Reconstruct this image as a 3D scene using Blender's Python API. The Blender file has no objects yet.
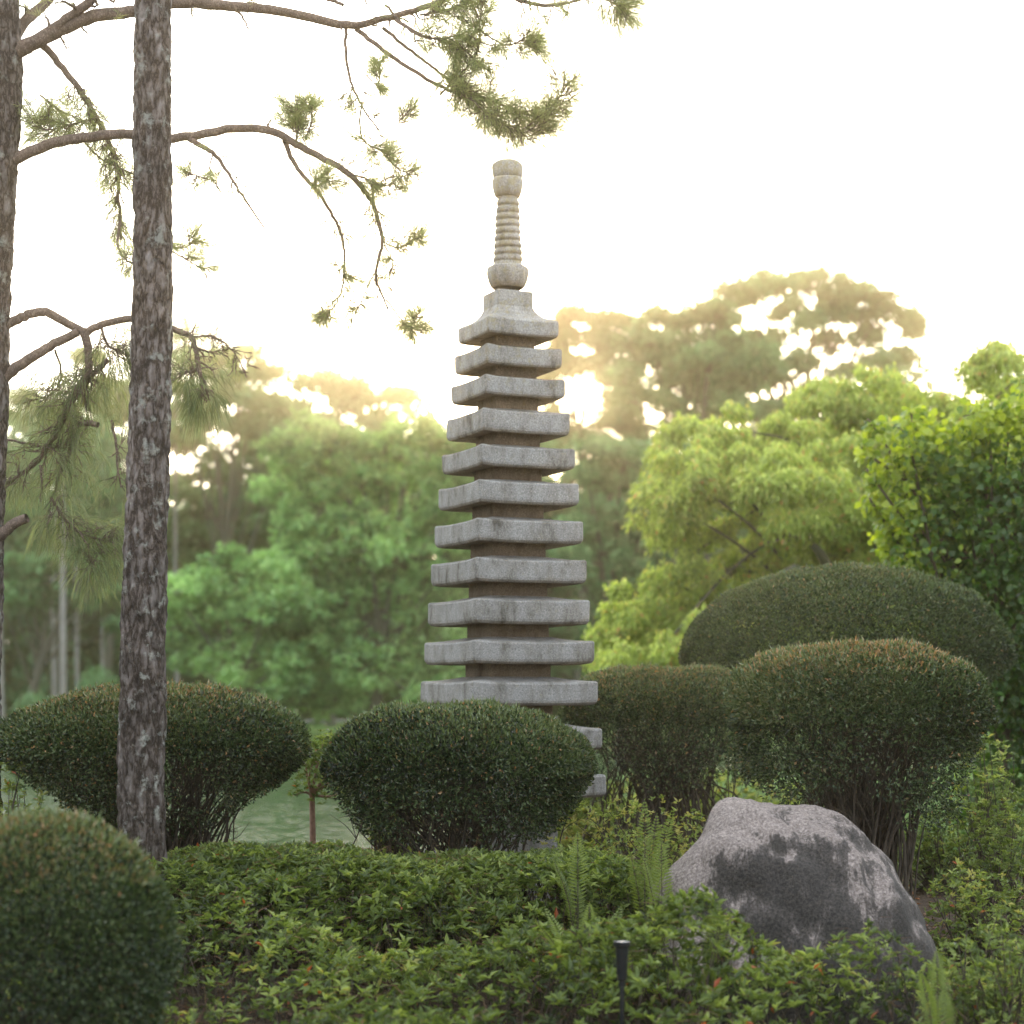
import bpy, math, random
import numpy as np
from mathutils import Vector, noise as mn

R = math.radians
F = 1900.0          # focal length in pixels of the 1024 px frame
CZ = 2.1            # camera height
HY = 690.0          # image row of the horizon
sc = bpy.context.scene
col = sc.collection
rng = np.random.default_rng(7)
random.seed(7)

def W(px, py, Y):
    return np.array([(px - 512) / F * Y, Y, CZ - (py - HY) / F * Y])

SUN_EL, SUN_AZ = math.atan((HY - 403) / F), math.atan((580 - 512) / F)
SUN = Vector((math.sin(SUN_AZ) * math.cos(SUN_EL), math.cos(SUN_AZ) * math.cos(SUN_EL), math.sin(SUN_EL)))

# ------------------------------------------------------------------ helpers
def link(o, parent=None):
    col.objects.link(o)
    if parent is not None:
        o.parent = parent
    return o

def tag(o, label=None, cat=None, group=None, kind=None):
    if label: o['label'] = label
    if cat: o['category'] = cat
    if group: o['group'] = group
    if kind: o['kind'] = kind
    return o

def empty(name, label, cat, loc=(0, 0, 0), group=None):
    o = bpy.data.objects.new(name, None)
    o.empty_display_size = 0.2
    o.location = loc
    link(o)
    return tag(o, label, cat, group)

def npmesh(name, V, polys, mat, parent=None, tint=None, smooth=False):
    """polys: list of (n_faces, k) index arrays; V in world space, rebased on the parent's location."""
    V = np.asarray(V, dtype=np.float32)
    up = parent
    while up is not None:                      # parents only translate
        V = V - np.array(up.location, dtype=np.float32)
        up = up.parent
    me = bpy.data.meshes.new(name)
    me.vertices.add(len(V))
    me.vertices.foreach_set('co', V.ravel())
    polys = [np.asarray(p, dtype=np.int32) for p in polys if len(p)]
    nl = sum(p.size for p in polys)
    nf = sum(len(p) for p in polys)
    me.loops.add(nl)
    me.loops.foreach_set('vertex_index', np.concatenate([p.ravel() for p in polys]))
    me.polygons.add(nf)
    tot = np.concatenate([np.full(len(p), p.shape[1], dtype=np.int32) for p in polys])
    st = np.concatenate([[0], np.cumsum(tot)[:-1]]).astype(np.int32)
    me.polygons.foreach_set('loop_start', st)
    me.polygons.foreach_set('loop_total', tot)
    me.polygons.foreach_set('use_smooth', np.full(nf, smooth))
    if tint is not None:
        a = me.attributes.new('tint', 'FLOAT', 'POINT')
        a.data.foreach_set('value', np.asarray(tint, dtype=np.float32))
    me.update(calc_edges=True)
    me.materials.append(mat)
    o = bpy.data.objects.new(name, me)
    return link(o, parent)

def unit(a):
    return a / np.maximum(np.linalg.norm(a, axis=-1, keepdims=True), 1e-9)

def rdir(n):
    return unit(rng.normal(size=(n, 3)))

def leaves(name, P, D, N, L, Wd, tint, mat, parent=None, oval=False, fold=0.15):
    """one small pointed (or rounded) leaf per point"""
    n = len(P)
    D = unit(D)
    S = unit(np.cross(D, N) + 1e-6)
    N = np.cross(S, D)
    L = np.broadcast_to(L, (n,))[:, None]
    Wd = np.broadcast_to(Wd, (n,))[:, None]
    if oval:
        sh = [(0, 0, 0), (.22, .42, 1), (.62, .46, 1), (1, 0, -.4), (.62, -.46, 1), (.22, -.42, 1)]
    else:
        sh = [(0, 0, 0), (.45, .5, 1), (1, 0, -.3), (.45, -.5, 1)]
    k = len(sh)
    V = np.empty((n, k, 3), dtype=np.float32)
    for i, (a, b, c) in enumerate(sh):
        V[:, i] = P + D * L * a + S * Wd * b + N * L * fold * c
    idx = np.arange(n * k, dtype=np.int32).reshape(n, k)
    return npmesh(name, V.reshape(-1, 3), [idx], mat, parent, np.repeat(tint, k))

class Tubes:
    def __init__(s): s.V, s.Fq, s.n = [], [], 0
    def add(s, pts, radii, k=6, close=True):
        pts = np.asarray(pts, dtype=float)
        m = len(pts)
        radii = np.broadcast_to(radii, (m,))
        T = np.gradient(pts, axis=0)
        T = unit(T)
        ref = np.array([0, 1, 0]) if abs(T[0][1]) < .9 else np.array([1, 0, 0])
        A = unit(np.cross(T, ref)); B = np.cross(T, A)
        ang = np.linspace(0, 2 * math.pi, k, endpoint=False)
        ring = pts[:, None] + radii[:, None, None] * (A[:, None] * np.cos(ang)[None, :, None] + B[:, None] * np.sin(ang)[None, :, None])
        s.V.append(ring.reshape(-1, 3))
        i = np.arange(m - 1)[:, None] * k; j = np.arange(k)[None]
        j2 = (j + 1) % k
        q = np.stack([i + j, i + j2, i + k + j2, i + k + j], -1).reshape(-1, 4) + s.n
        s.Fq.append(q)
        s.n += m * k
    def build(s, name, mat, parent=None):
        return npmesh(name, np.concatenate(s.V), [np.concatenate(s.Fq)], mat, parent, smooth=True)

def spline(pts, n):
    """Catmull-Rom through pts (any dimension)"""
    p = np.asarray(pts, dtype=float)
    p = np.vstack([2 * p[0] - p[1], p, 2 * p[-1] - p[-2]])
    m = len(p) - 3
    out = []
    for t in np.linspace(0, m - 1e-6, n):
        i = int(t); u = t - i
        a, b, c, d = p[i:i + 4]
        out.append(.5 * (2 * b + (c - a) * u + (2 * a - 5 * b + 4 * c - d) * u * u + (3 * b - a - 3 * c + d) * u ** 3))
    return np.array(out)

def vnoise(P, scale, seed=0.0):
    return np.array([mn.noise(Vector((float(p[0]) * scale + seed, float(p[1]) * scale - seed, float(p[2]) * scale + 2 * seed))) for p in P])

def gnoise(P, scale, seed=0):
    """cheap smooth pseudo-noise for big arrays, about -1..1"""
    r = np.random.default_rng(1000 + int(seed))
    out = np.zeros(len(P)); tot = 0
    for o in range(3):
        for _ in range(3):
            k = unit(r.normal(size=3)) * scale * (1.9 ** o) * r.uniform(.7, 1.3)
            a = .6 ** o
            out += a * np.sin(P @ k + r.uniform(0, 6.28)); tot += a
    return out / tot * 1.8

# ------------------------------------------------------------------ materials
def newmat(name):
    m = bpy.data.materials.new(name); m.use_nodes = True
    nt = m.node_tree; nt.nodes.clear()
    out = nt.nodes.new('ShaderNodeOutputMaterial')
    return m, nt, nt.nodes, nt.links, out

def ramp(nodes, stops, interp='LINEAR'):
    r = nodes.new('ShaderNodeValToRGB')
    r.color_ramp.interpolation = interp
    e = r.color_ramp.elements
    while len(e) < len(stops): e.new(0.5)
    for el, (p, c) in zip(e, stops):
        el.position = p
        el.color = (*c, 1) if len(c) == 3 else c
    return r

def leaf_mat(name, stops, trans=0.4, tcol=(1.25, 1.2, .5), rough=.45, spec=.35):
    m, nt, N, L, out = newmat(name)
    at = N.new('ShaderNodeAttribute'); at.attribute_name = 'tint'
    rp = ramp(N, stops)
    L.new(at.outputs['Fac'], rp.inputs[0])
    b = N.new('ShaderNodeBsdfPrincipled')
    b.inputs['Roughness'].default_value = rough
    b.inputs['Specular IOR Level'].default_value = spec
    L.new(rp.outputs[0], b.inputs['Base Color'])
    tr = N.new('ShaderNodeBsdfTranslucent')
    mul = N.new('ShaderNodeMix'); mul.data_type = 'RGBA'; mul.blend_type = 'MULTIPLY'
    mul.inputs[0].default_value = 1
    L.new(rp.outputs[0], mul.inputs[6]); mul.inputs[7].default_value = (tcol[0] * 1.5, tcol[1] * 1.5, tcol[2] * 1.5, 1)
    L.new(mul.outputs[2], tr.inputs['Color'])
    mx = N.new('ShaderNodeMixShader'); mx.inputs[0].default_value = trans
    L.new(b.outputs[0], mx.inputs[1]); L.new(tr.outputs[0], mx.inputs[2])
    L.new(mx.outputs[0], out.inputs[0])
    return m

def bark_mat(name, c1, c2, c3, scale=14, stretch=.25, bump=.6, lichen=None):
    m, nt, N, L, out = newmat(name)
    tc = N.new('ShaderNodeNewGeometry')
    mp = N.new('ShaderNodeMapping'); mp.inputs['Scale'].default_value = (1, 1, stretch)
    L.new(tc.outputs['Position'], mp.inputs[0])
    vo = N.new('ShaderNodeTexVoronoi'); vo.feature = 'DISTANCE_TO_EDGE'; vo.inputs['Scale'].default_value = scale
    nz = N.new('ShaderNodeTexNoise'); nz.inputs['Scale'].default_value = scale * 1.3; nz.inputs['Detail'].default_value = 8; nz.inputs['Roughness'].default_value = .7
    warp = N.new('ShaderNodeMix'); warp.data_type = 'RGBA'; warp.blend_type = 'LINEAR_LIGHT'; warp.inputs[0].default_value = .06
    L.new(mp.outputs[0], nz.inputs['Vector'])
    L.new(mp.outputs[0], warp.inputs[6]); L.new(nz.outputs['Color'], warp.inputs[7])
    L.new(warp.outputs[2], vo.inputs['Vector'])
    rp = ramp(N, [(0, c1), (.12, c2), (.5, c3)])
    L.new(vo.outputs['Distance'], rp.inputs[0])
    n2 = N.new('ShaderNodeTexNoise'); n2.inputs['Scale'].default_value = scale * .35; n2.inputs['Detail'].default_value = 6; n2.inputs['Roughness'].default_value = .75
    L.new(tc.outputs['Position'], n2.inputs['Vector'])
    r2 = ramp(N, [(.3, (.55, .55, .55)), (.7, (1.35, 1.3, 1.3))])
    L.new(n2.outputs[0], r2.inputs[0])
    mu = N.new('ShaderNodeMix'); mu.data_type = 'RGBA'; mu.blend_type = 'MULTIPLY'; mu.inputs[0].default_value = 1
    L.new(rp.outputs[0], mu.inputs[6]); L.new(r2.outputs[0], mu.inputs[7])
    src = mu.outputs[2]
    if lichen:
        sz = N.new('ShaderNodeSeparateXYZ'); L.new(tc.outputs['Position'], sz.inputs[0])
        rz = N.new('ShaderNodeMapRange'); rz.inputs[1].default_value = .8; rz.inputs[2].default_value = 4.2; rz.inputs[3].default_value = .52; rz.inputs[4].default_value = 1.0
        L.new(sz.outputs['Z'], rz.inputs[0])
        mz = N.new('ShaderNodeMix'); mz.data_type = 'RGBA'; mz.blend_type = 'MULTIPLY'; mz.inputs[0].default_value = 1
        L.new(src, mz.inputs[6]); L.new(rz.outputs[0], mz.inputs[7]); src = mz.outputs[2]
        n3 = N.new('ShaderNodeTexNoise'); n3.inputs['Scale'].default_value = 9; n3.inputs['Detail'].default_value = 5; n3.inputs['Roughness'].default_value = .7
        L.new(tc.outputs['Position'], n3.inputs['Vector'])
        r3 = ramp(N, [(.56, (0, 0, 0)), (.66, (.7, .7, .7))])
        L.new(n3.outputs[0], r3.inputs[0])
        ml = N.new('ShaderNodeMix'); ml.data_type = 'RGBA'
        L.new(r3.outputs[0], ml.inputs[0]); L.new(src, ml.inputs[6]); ml.inputs[7].default_value = (*lichen, 1)
        src = ml.outputs[2]
    b = N.new('ShaderNodeBsdfPrincipled'); b.inputs['Roughness'].default_value = .85
    b.inputs['Specular IOR Level'].default_value = .25
    L.new(src, b.inputs['Base Color'])
    ad = N.new('ShaderNodeMath'); ad.operation = 'MULTIPLY_ADD'; ad.inputs[1].default_value = .6
    L.new(nz.outputs[0], ad.inputs[0]); L.new(vo.outputs['Distance'], ad.inputs[2])
    bp = N.new('ShaderNodeBump'); bp.inputs['Strength'].default_value = bump; bp.inputs['Distance'].default_value = .02
    L.new(ad.outputs[0], bp.inputs['Height']); L.new(bp.outputs[0], b.inputs['Normal'])
    L.new(b.outputs[0], out.inputs[0])
    return m

def stone_mat(name):
    m, nt, N, L, out = newmat(name)
    g = N.new('ShaderNodeNewGeometry')
    sp = N.new('ShaderNodeTexNoise'); sp.inputs['Scale'].default_value = 95; sp.inputs['Detail'].default_value = 3; sp.inputs['Roughness'].default_value = .8
    L.new(g.outputs['Position'], sp.inputs['Vector'])
    rp = ramp(N, [(.3, (.13, .13, .135)), (.43, (.28, .278, .28)), (.58, (.38, .375, .375)), (.72, (.62, .60, .58))])
    L.new(sp.outputs[0], rp.inputs[0])
    big = N.new('ShaderNodeTexNoise'); big.inputs['Scale'].default_value = 3.2; big.inputs['Detail'].default_value = 7; big.inputs['Roughness'].default_value = .7
    mp = N.new('ShaderNodeMapping'); mp.inputs['Scale'].default_value = (2.4, 2.4, .9)
    L.new(g.outputs['Position'], mp.inputs[0]); L.new(mp.outputs[0], big.inputs['Vector'])
    rb = ramp(N, [(.33, (.36, .33, .29)), (.43, (.84, .81, .76)), (.58, (1.1, 1.08, 1.06))])
    L.new(big.outputs[0], rb.inputs[0])
    mu = N.new('ShaderNodeMix'); mu.data_type = 'RGBA'; mu.blend_type = 'MULTIPLY'; mu.inputs[0].default_value = 1
    L.new(rp.outputs[0], mu.inputs[6]); L.new(rb.outputs[0], mu.inputs[7])
    # yellowish lichen and algae spots, denser upward, also painting warm glare on the top
    ln = N.new('ShaderNodeTexNoise'); ln.inputs['Scale'].default_value = 17; ln.inputs['Detail'].default_value = 6; ln.inputs['Roughness'].default_value = .75
    L.new(g.outputs['Position'], ln.inputs['Vector'])
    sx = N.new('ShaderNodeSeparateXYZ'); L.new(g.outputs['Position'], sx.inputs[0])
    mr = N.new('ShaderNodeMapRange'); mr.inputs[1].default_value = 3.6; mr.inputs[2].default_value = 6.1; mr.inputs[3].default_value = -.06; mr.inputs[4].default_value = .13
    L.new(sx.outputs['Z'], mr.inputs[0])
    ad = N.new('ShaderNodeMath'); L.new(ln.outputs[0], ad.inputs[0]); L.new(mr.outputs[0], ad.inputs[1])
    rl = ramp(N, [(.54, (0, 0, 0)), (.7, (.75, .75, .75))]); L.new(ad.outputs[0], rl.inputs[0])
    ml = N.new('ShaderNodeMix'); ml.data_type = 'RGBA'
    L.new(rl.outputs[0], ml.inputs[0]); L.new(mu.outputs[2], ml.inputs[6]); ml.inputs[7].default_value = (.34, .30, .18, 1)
    # down-facing faces are browner and darker
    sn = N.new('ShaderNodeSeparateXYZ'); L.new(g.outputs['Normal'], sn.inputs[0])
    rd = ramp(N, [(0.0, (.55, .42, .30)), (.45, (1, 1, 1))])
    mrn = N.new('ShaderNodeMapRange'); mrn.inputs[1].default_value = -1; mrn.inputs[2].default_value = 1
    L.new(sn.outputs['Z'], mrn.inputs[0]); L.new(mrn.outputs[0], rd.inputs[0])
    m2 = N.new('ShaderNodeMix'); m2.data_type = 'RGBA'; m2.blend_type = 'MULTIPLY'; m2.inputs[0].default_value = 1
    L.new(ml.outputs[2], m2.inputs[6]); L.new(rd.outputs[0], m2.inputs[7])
    mrz = N.new('ShaderNodeMapRange'); mrz.inputs[1].default_value = 2.6; mrz.inputs[2].default_value = 5.4; mrz.inputs[3].default_value = .74; mrz.inputs[4].default_value = 1.12  # glare veil painted into the stone: lighter toward the top
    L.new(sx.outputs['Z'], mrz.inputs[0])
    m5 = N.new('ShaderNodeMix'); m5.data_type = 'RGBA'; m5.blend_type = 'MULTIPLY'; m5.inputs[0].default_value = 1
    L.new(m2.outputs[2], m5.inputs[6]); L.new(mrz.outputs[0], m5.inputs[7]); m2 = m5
    b = N.new('ShaderNodeBsdfPrincipled'); b.inputs['Roughness'].default_value = .85; b.inputs['Specular IOR Level'].default_value = .3
    L.new(m2.outputs[2], b.inputs['Base Color'])
    bp = N.new('ShaderNodeBump'); bp.inputs['Strength'].default_value = .5; bp.inputs['Distance'].default_value = .006
    L.new(sp.outputs[0], bp.inputs['Height']); L.new(bp.outputs[0], b.inputs['Normal'])
    L.new(b.outputs[0], out.inputs[0])
    return m

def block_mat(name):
    """granite of the recessed storeys: same stone, browner and darker"""
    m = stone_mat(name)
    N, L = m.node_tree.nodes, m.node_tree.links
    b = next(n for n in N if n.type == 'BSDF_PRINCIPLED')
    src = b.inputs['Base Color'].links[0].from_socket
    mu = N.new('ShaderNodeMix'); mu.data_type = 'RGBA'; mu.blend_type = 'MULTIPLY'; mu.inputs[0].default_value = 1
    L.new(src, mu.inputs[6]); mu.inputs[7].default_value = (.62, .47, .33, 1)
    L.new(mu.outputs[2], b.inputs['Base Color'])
    return m

def boulder_mat():
    m, nt, N, L, out = newmat('weathered_granite')
    g = N.new('ShaderNodeNewGeometry')
    sp = N.new('ShaderNodeTexNoise'); sp.inputs['Scale'].default_value = 60; sp.inputs['Detail'].default_value = 4; sp.inputs['Roughness'].default_value = .85
    L.new(g.outputs['Position'], sp.inputs['Vector'])
    rp = ramp(N, [(.3, (.03, .024, .022)), (.46, (.165, .136, .128)), (.7, (.44, .38, .36))])
    L.new(sp.outputs[0], rp.inputs[0])
    mp = N.new('ShaderNodeMapping'); mp.inputs['Scale'].default_value = (3.4, 1.6, .9); mp.inputs['Rotation'].default_value = (0, R(-22), 0)
    L.new(g.outputs['Position'], mp.inputs[0])
    st = N.new('ShaderNodeTexNoise'); st.inputs['Scale'].default_value = 2.1; st.inputs['Detail'].default_value = 12; st.inputs['Roughness'].default_value = .76; st.inputs['Distortion'].default_value = .3
    L.new(mp.outputs[0], st.inputs['Vector'])
    # more stain lower down, less on the crest
    sn = N.new('ShaderNodeSeparateXYZ'); L.new(g.outputs['Normal'], sn.inputs[0])
    sx = N.new('ShaderNodeSeparateXYZ'); L.new(g.outputs['Position'], sx.inputs[0])
    mr = N.new('ShaderNodeMapRange'); mr.inputs[1].default_value = .0; mr.inputs[2].default_value = .9; mr.inputs[3].default_value = .08; mr.inputs[4].default_value = -.20
    L.new(sn.outputs['Z'], mr.inputs[0])
    mrx = N.new('ShaderNodeMapRange'); mrx.inputs[1].default_value = .9; mrx.inputs[2].default_value = 1.5; mrx.inputs[3].default_value = -.16; mrx.inputs[4].default_value = .05
    L.new(sx.outputs['X'], mrx.inputs[0])
    a1 = N.new('ShaderNodeMath'); L.new(st.outputs[0], a1.inputs[0]); L.new(mr.outputs[0], a1.inputs[1])
    a2 = N.new('ShaderNodeMath'); L.new(a1.outputs[0], a2.inputs[0]); L.new(mrx.outputs[0], a2.inputs[1])
    vd = N.new('ShaderNodeVectorMath'); vd.operation = 'DISTANCE'; L.new(g.outputs['Position'], vd.inputs[0]); vd.inputs[1].default_value = (1.42, 10.35, 1.12)
    mrb = N.new('ShaderNodeMapRange'); mrb.inputs[1].default_value = .12; mrb.inputs[2].default_value = .55; mrb.inputs[3].default_value = .13; mrb.inputs[4].default_value = 0
    L.new(vd.outputs['Value'], mrb.inputs[0])
    a3 = N.new('ShaderNodeMath'); L.new(a2.outputs[0], a3.inputs[0]); L.new(mrb.outputs[0], a3.inputs[1]); a2 = a3
    rs = ramp(N, [(.395, (0, 0, 0)), (.45, (.80, .80, .80)), (.53, (.97, .97, .97))]); L.new(a2.outputs[0], rs.inputs[0])
    mx = N.new('ShaderNodeMix'); mx.data_type = 'RGBA'
    L.new(rs.outputs[0], mx.inputs[0]); L.new(rp.outputs[0], mx.inputs[6])
    rk = ramp(N, [(.38, (.006, .007, .007)), (.72, (.075, .065, .062))]); L.new(sp.outputs[0], rk.inputs[0]); L.new(rk.outputs[0], mx.inputs[7])
    b = N.new('ShaderNodeBsdfPrincipled'); b.inputs['Roughness'].default_value = .8; b.inputs['Specular IOR Level'].default_value = .35
    L.new(mx.outputs[2], b.inputs['Base Color'])
    bp = N.new('ShaderNodeBump'); bp.inputs['Strength'].default_value = .8; bp.inputs['Distance'].default_value = .012
    L.new(sp.outputs[0], bp.inputs['Height']); L.new(bp.outputs[0], b.inputs['Normal'])
    L.new(b.outputs[0], out.inputs[0])
    return m

def plain_mat(name, c, rough=.6, metal=0.0, nscale=40, var=.25):
    m, nt, N, L, out = newmat(name)
    g = N.new('ShaderNodeNewGeometry')
    nz = N.new('ShaderNodeTexNoise'); nz.inputs['Scale'].default_value = nscale; nz.inputs['Detail'].default_value = 4
    L.new(g.outputs['Position'], nz.inputs['Vector'])
    rp = ramp(N, [(.3, tuple(x * (1 - var) for x in c)), (.7, tuple(x * (1 + var) for x in c))])
    L.new(nz.outputs[0], rp.inputs[0])
    b = N.new('ShaderNodeBsdfPrincipled'); b.inputs['Roughness'].default_value = rough; b.inputs['Metallic'].default_value = metal
    L.new(rp.outputs[0], b.inputs['Base Color']); L.new(b.outputs[0], out.inputs[0])
    return m

M = {}
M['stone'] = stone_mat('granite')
M['block'] = block_mat('brown_granite')
M['rock'] = boulder_mat()
M['pinebark'] = bark_mat('pine_bark', (.035, .026, .021), (.145, .118, .102), (.33, .30, .285), 17, .30, .9, (.40, .41, .37))
M['branchbark'] = bark_mat('branch_bark', (.11, .078, .062), (.26, .20, .165), (.42, .35, .30), 40, .6, .6)
M['farbark'] = plain_mat('distant_bark', (.085, .080, .062), .9, nscale=3)
M['palebark'] = plain_mat('pale_distant_bark', (.26, .235, .22), .9, nscale=3)
M['twig'] = plain_mat('twig_bark', (.060, .047, .036), .9, nscale=25, var=.4)
M['redstem'] = plain_mat('reddish_stem', (.30, .17, .12), .8)
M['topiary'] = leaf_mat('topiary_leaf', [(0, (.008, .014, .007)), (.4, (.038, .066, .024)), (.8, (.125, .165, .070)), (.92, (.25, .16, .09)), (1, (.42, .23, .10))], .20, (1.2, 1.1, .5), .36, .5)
M['azalea'] = leaf_mat('azalea_leaf', [(0, (.022, .032, .014)), (.35, (.055, .085, .026)), (.75, (.150, .205, .056)), (.96, (.32, .38, .13)), (1, (.34, .09, .04))], .38, (1.3, 1.25, .5), .42, .5)
M['needle'] = leaf_mat('pine_needle', [(0, (.16, .21, .11)), (1, (.46, .48, .28))], .5, (1.2, 1.15, .7), .5)
M['maple'] = leaf_mat('weeping_leaf', [(0, (.07, .10, .032)), (.5, (.255, .335, .095)), (.92, (.52, .60, .20)), (1, (.50, .26, .14))], .45, (1.25, 1.2, .5))
M['vine'] = leaf_mat('broad_leaf', [(0, (.03, .07, .022)), (.5, (.07, .15, .035)), (1, (.40, .48, .07))], .45, (1.4, 1.3, .3), .35, .5)
M['treeA'] = leaf_mat('fresh_tree_leaf', [(0, (.045, .10, .04)), (.5, (.205, .355, .14)), (1, (.44, .60, .28))], .4, (1.1, 1.2, .6))
M['treeB'] = leaf_mat('dark_tree_leaf', [(0, (.04, .095, .045)), (.5, (.12, .225, .095)), (1, (.23, .38, .17))], .32, (.85, 1.1, .75))
M['fern'] = leaf_mat('fern_leaf', [(0, (.06, .095, .03)), (1, (.17, .22, .065))], .4, (1.3, 1.25, .4))
M['litter'] = leaf_mat('dry_leaf', [(0, (.05, .03, .018)), (.6, (.13, .075, .045)), (1, (.30, .11, .04))], .15, (1, .9, .6))
M['blackmetal'] = plain_mat('black_painted_metal', (.014, .015, .018), .35, .3)

# ------------------------------------------------------------------ terrain
def sstep(a, b, x):
    t = np.clip((x - a) / (b - a), 0, 1)
    return t * t * (3 - 2 * t)

def height(x, y):
    x = np.asarray(x, float); y = np.asarray(y, float)
    near = .5 * sstep(8.3, 12.6, y)
    shore = 18.5 + 21 * sstep(.2, 2.6, x) + .9 * np.sin(x * .7 + 1) + .4 * np.sin(x * 2.1)
    far = 70 + 2.5 * np.sin(x * .11 + .5) + .8 * np.sin(x * .43)
    inpond = sstep(0, 2.6, y - shore) * (1 - sstep(-3.5, 0, y - far))
    lakex = sstep(-75, -60, x) * (1 - sstep(60, 75, x))
    inpond = inpond * lakex
    farland = .35 + .5 * sstep(75, 130, y) + 6 * sstep(150, 600, y)
    land = near * (1 - sstep(30, 60, y)) + farland * sstep(30, 60, y)
    bumps = .03 * np.sin(x * 1.7 + y * .8) * np.sin(y * 1.3 - x * .4)
    return land * (1 - inpond) - .75 * inpond + bumps

def gz(x, y): return float(height(x, y))

xs = np.concatenate([np.linspace(-1500, -90, 14), np.linspace(-80, -12, 35), np.linspace(-11.6, 11.6, 130), np.linspace(12, 80, 35), np.linspace(90, 1500, 14)])
ys = np.concatenate([np.linspace(-40, 4, 8), np.linspace(5, 45, 170), np.linspace(46, 100, 90), np.linspace(105, 300, 25), np.linspace(350, 2500, 14)])
GX, GY = np.meshgrid(xs, ys)
GZ = height(GX, GY)
nx, ny = len(xs), len(ys)
i = np.arange(ny - 1)[:, None] * nx + np.arange(nx - 1)[None]
quads = np.stack([i, i + 1, i + nx + 1, i + nx], -1).reshape(-1, 4)
m, nt, N, L, out = newmat('garden_soil_and_lawn')
g = N.new('ShaderNodeNewGeometry')
n1 = N.new('ShaderNodeTexNoise'); n1.inputs['Scale'].default_value = 30; n1.inputs['Detail'].default_value = 8; n1.inputs['Roughness'].default_value = .75
L.new(g.outputs['Position'], n1.inputs['Vector'])
soil = ramp(N, [(.3, (.018, .013, .010)), (.5, (.055, .040, .030)), (.68, (.14, .10, .072))]); L.new(n1.outputs[0], soil.inputs[0])
n2 = N.new('ShaderNodeTexNoise'); n2.inputs['Scale'].default_value = .6; n2.inputs['Detail'].default_value = 9; n2.inputs['Roughness'].default_value = .7
L.new(g.outputs['Position'], n2.inputs['Vector'])
lawn = ramp(N, [(.3, (.05, .10, .022)), (.7, (.12, .20, .045))]); L.new(n2.outputs[0], lawn.inputs[0])
sx = N.new('ShaderNodeSeparateXYZ'); L.new(g.outputs['Position'], sx.inputs[0])
mr = N.new('ShaderNodeMapRange'); mr.inputs[1].default_value = 15; mr.inputs[2].default_value = 19; L.new(sx.outputs['Y'], mr.inputs[0])
mx = N.new('ShaderNodeMix'); mx.data_type = 'RGBA'; L.new(mr.outputs[0], mx.inputs[0]); L.new(soil.outputs[0], mx.inputs[6]); L.new(lawn.outputs[0], mx.inputs[7])
b = N.new('ShaderNodeBsdfPrincipled'); b.inputs['Roughness'].default_value = .95; b.inputs['Specular IOR Level'].default_value = .15
L.new(mx.outputs[2], b.inputs['Base Color'])
bp = N.new('ShaderNodeBump'); bp.inputs['Strength'].default_value = .7; bp.inputs['Distance'].default_value = .03
L.new(n1.outputs[0], bp.inputs['Height']); L.new(bp.outputs[0], b.inputs['Normal']); L.new(b.outputs[0], out.inputs[0])
tag(npmesh('ground', np.stack([GX, GY, GZ], -1).reshape(-1, 3), [quads], m, smooth=True), kind='structure')

m, nt, N, L, out = newmat('pond_water')
g = N.new('ShaderNodeNewGeometry')
mp = N.new('ShaderNodeMapping'); mp.inputs['Scale'].default_value = (.5, 1.2, 1); L.new(g.outputs['Position'], mp.inputs[0])
nz = N.new('ShaderNodeTexNoise'); nz.inputs['Scale'].default_value = 3; nz.inputs['Detail'].default_value = 3; L.new(mp.outputs[0], nz.inputs['Vector'])
b = N.new('ShaderNodeBsdfPrincipled'); b.inputs['Base Color'].default_value = (.05, .085, .042, 1); b.inputs['Roughness'].default_value = .08
b.inputs['IOR'].default_value = 1.33
bp = N.new('ShaderNodeBump'); bp.inputs['Strength'].default_value = .4; bp.inputs['Distance'].default_value = .12
L.new(nz.outputs[0], bp.inputs['Height']); L.new(bp.outputs[0], b.inputs['Normal']); L.new(b.outputs[0], out.inputs[0])
tag(npmesh('pond_water', [(-76, 17, .05), (76, 17, .05), (76, 76, .05), (-76, 76, .05)], [[(0, 1, 2, 3)]], m), kind='structure')

# pale gravel path on the far lawn
pth = spline([(-60, 84), (-30, 88), (-16, 92), (0, 97), (30, 96)], 60)
V = []
for (x, y) in pth:
    for d in (-1.8, 1.8):
        V.append((x, y + d, gz(x, y + d) + .06))
q = [(2 * k, 2 * k + 2, 2 * k + 3, 2 * k + 1) for k in range(len(pth) - 1)]
tag(npmesh('gravel_path', V, [q], plain_mat('pale_gravel', (.34, .31, .28), .95, nscale=5)), kind='structure')

# ------------------------------------------------------------------ stone pagoda
PY = 14.5
PX = (507.7 - 512) / F * PY
PROT = R(24)
ca, sa = math.cos(PROT), math.sin(PROT)
TH = 24
SC = F / 14.28

def loop_square(h, z, m=10, lift=0.0, cham=.03):
    """perimeter of a square of half-width h, slightly chamfered corners, corners lifted"""
    pts = []
    for s in range(4):
        for k in range(m):
            t = -1 + 2 * (k + .5) / m
            tt = math.copysign(min(abs(t) * m / (m - 1), 1), t)
            u = tt * h * (1 - cham)
            c = [(u, -h), (h, u), (-u, h), (-h, -u)][s]
            pts.append((c[0], c[1], z + lift * abs(tt) ** 3.5))
    return pts

def place_p(pts):
    P = np.array(pts, float)
    x = P[:, 0] * ca - P[:, 1] * sa + PX
    y = P[:, 0] * sa + P[:, 1] * ca + PY
    return np.stack([x, y, P[:, 2]], 1)

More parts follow.
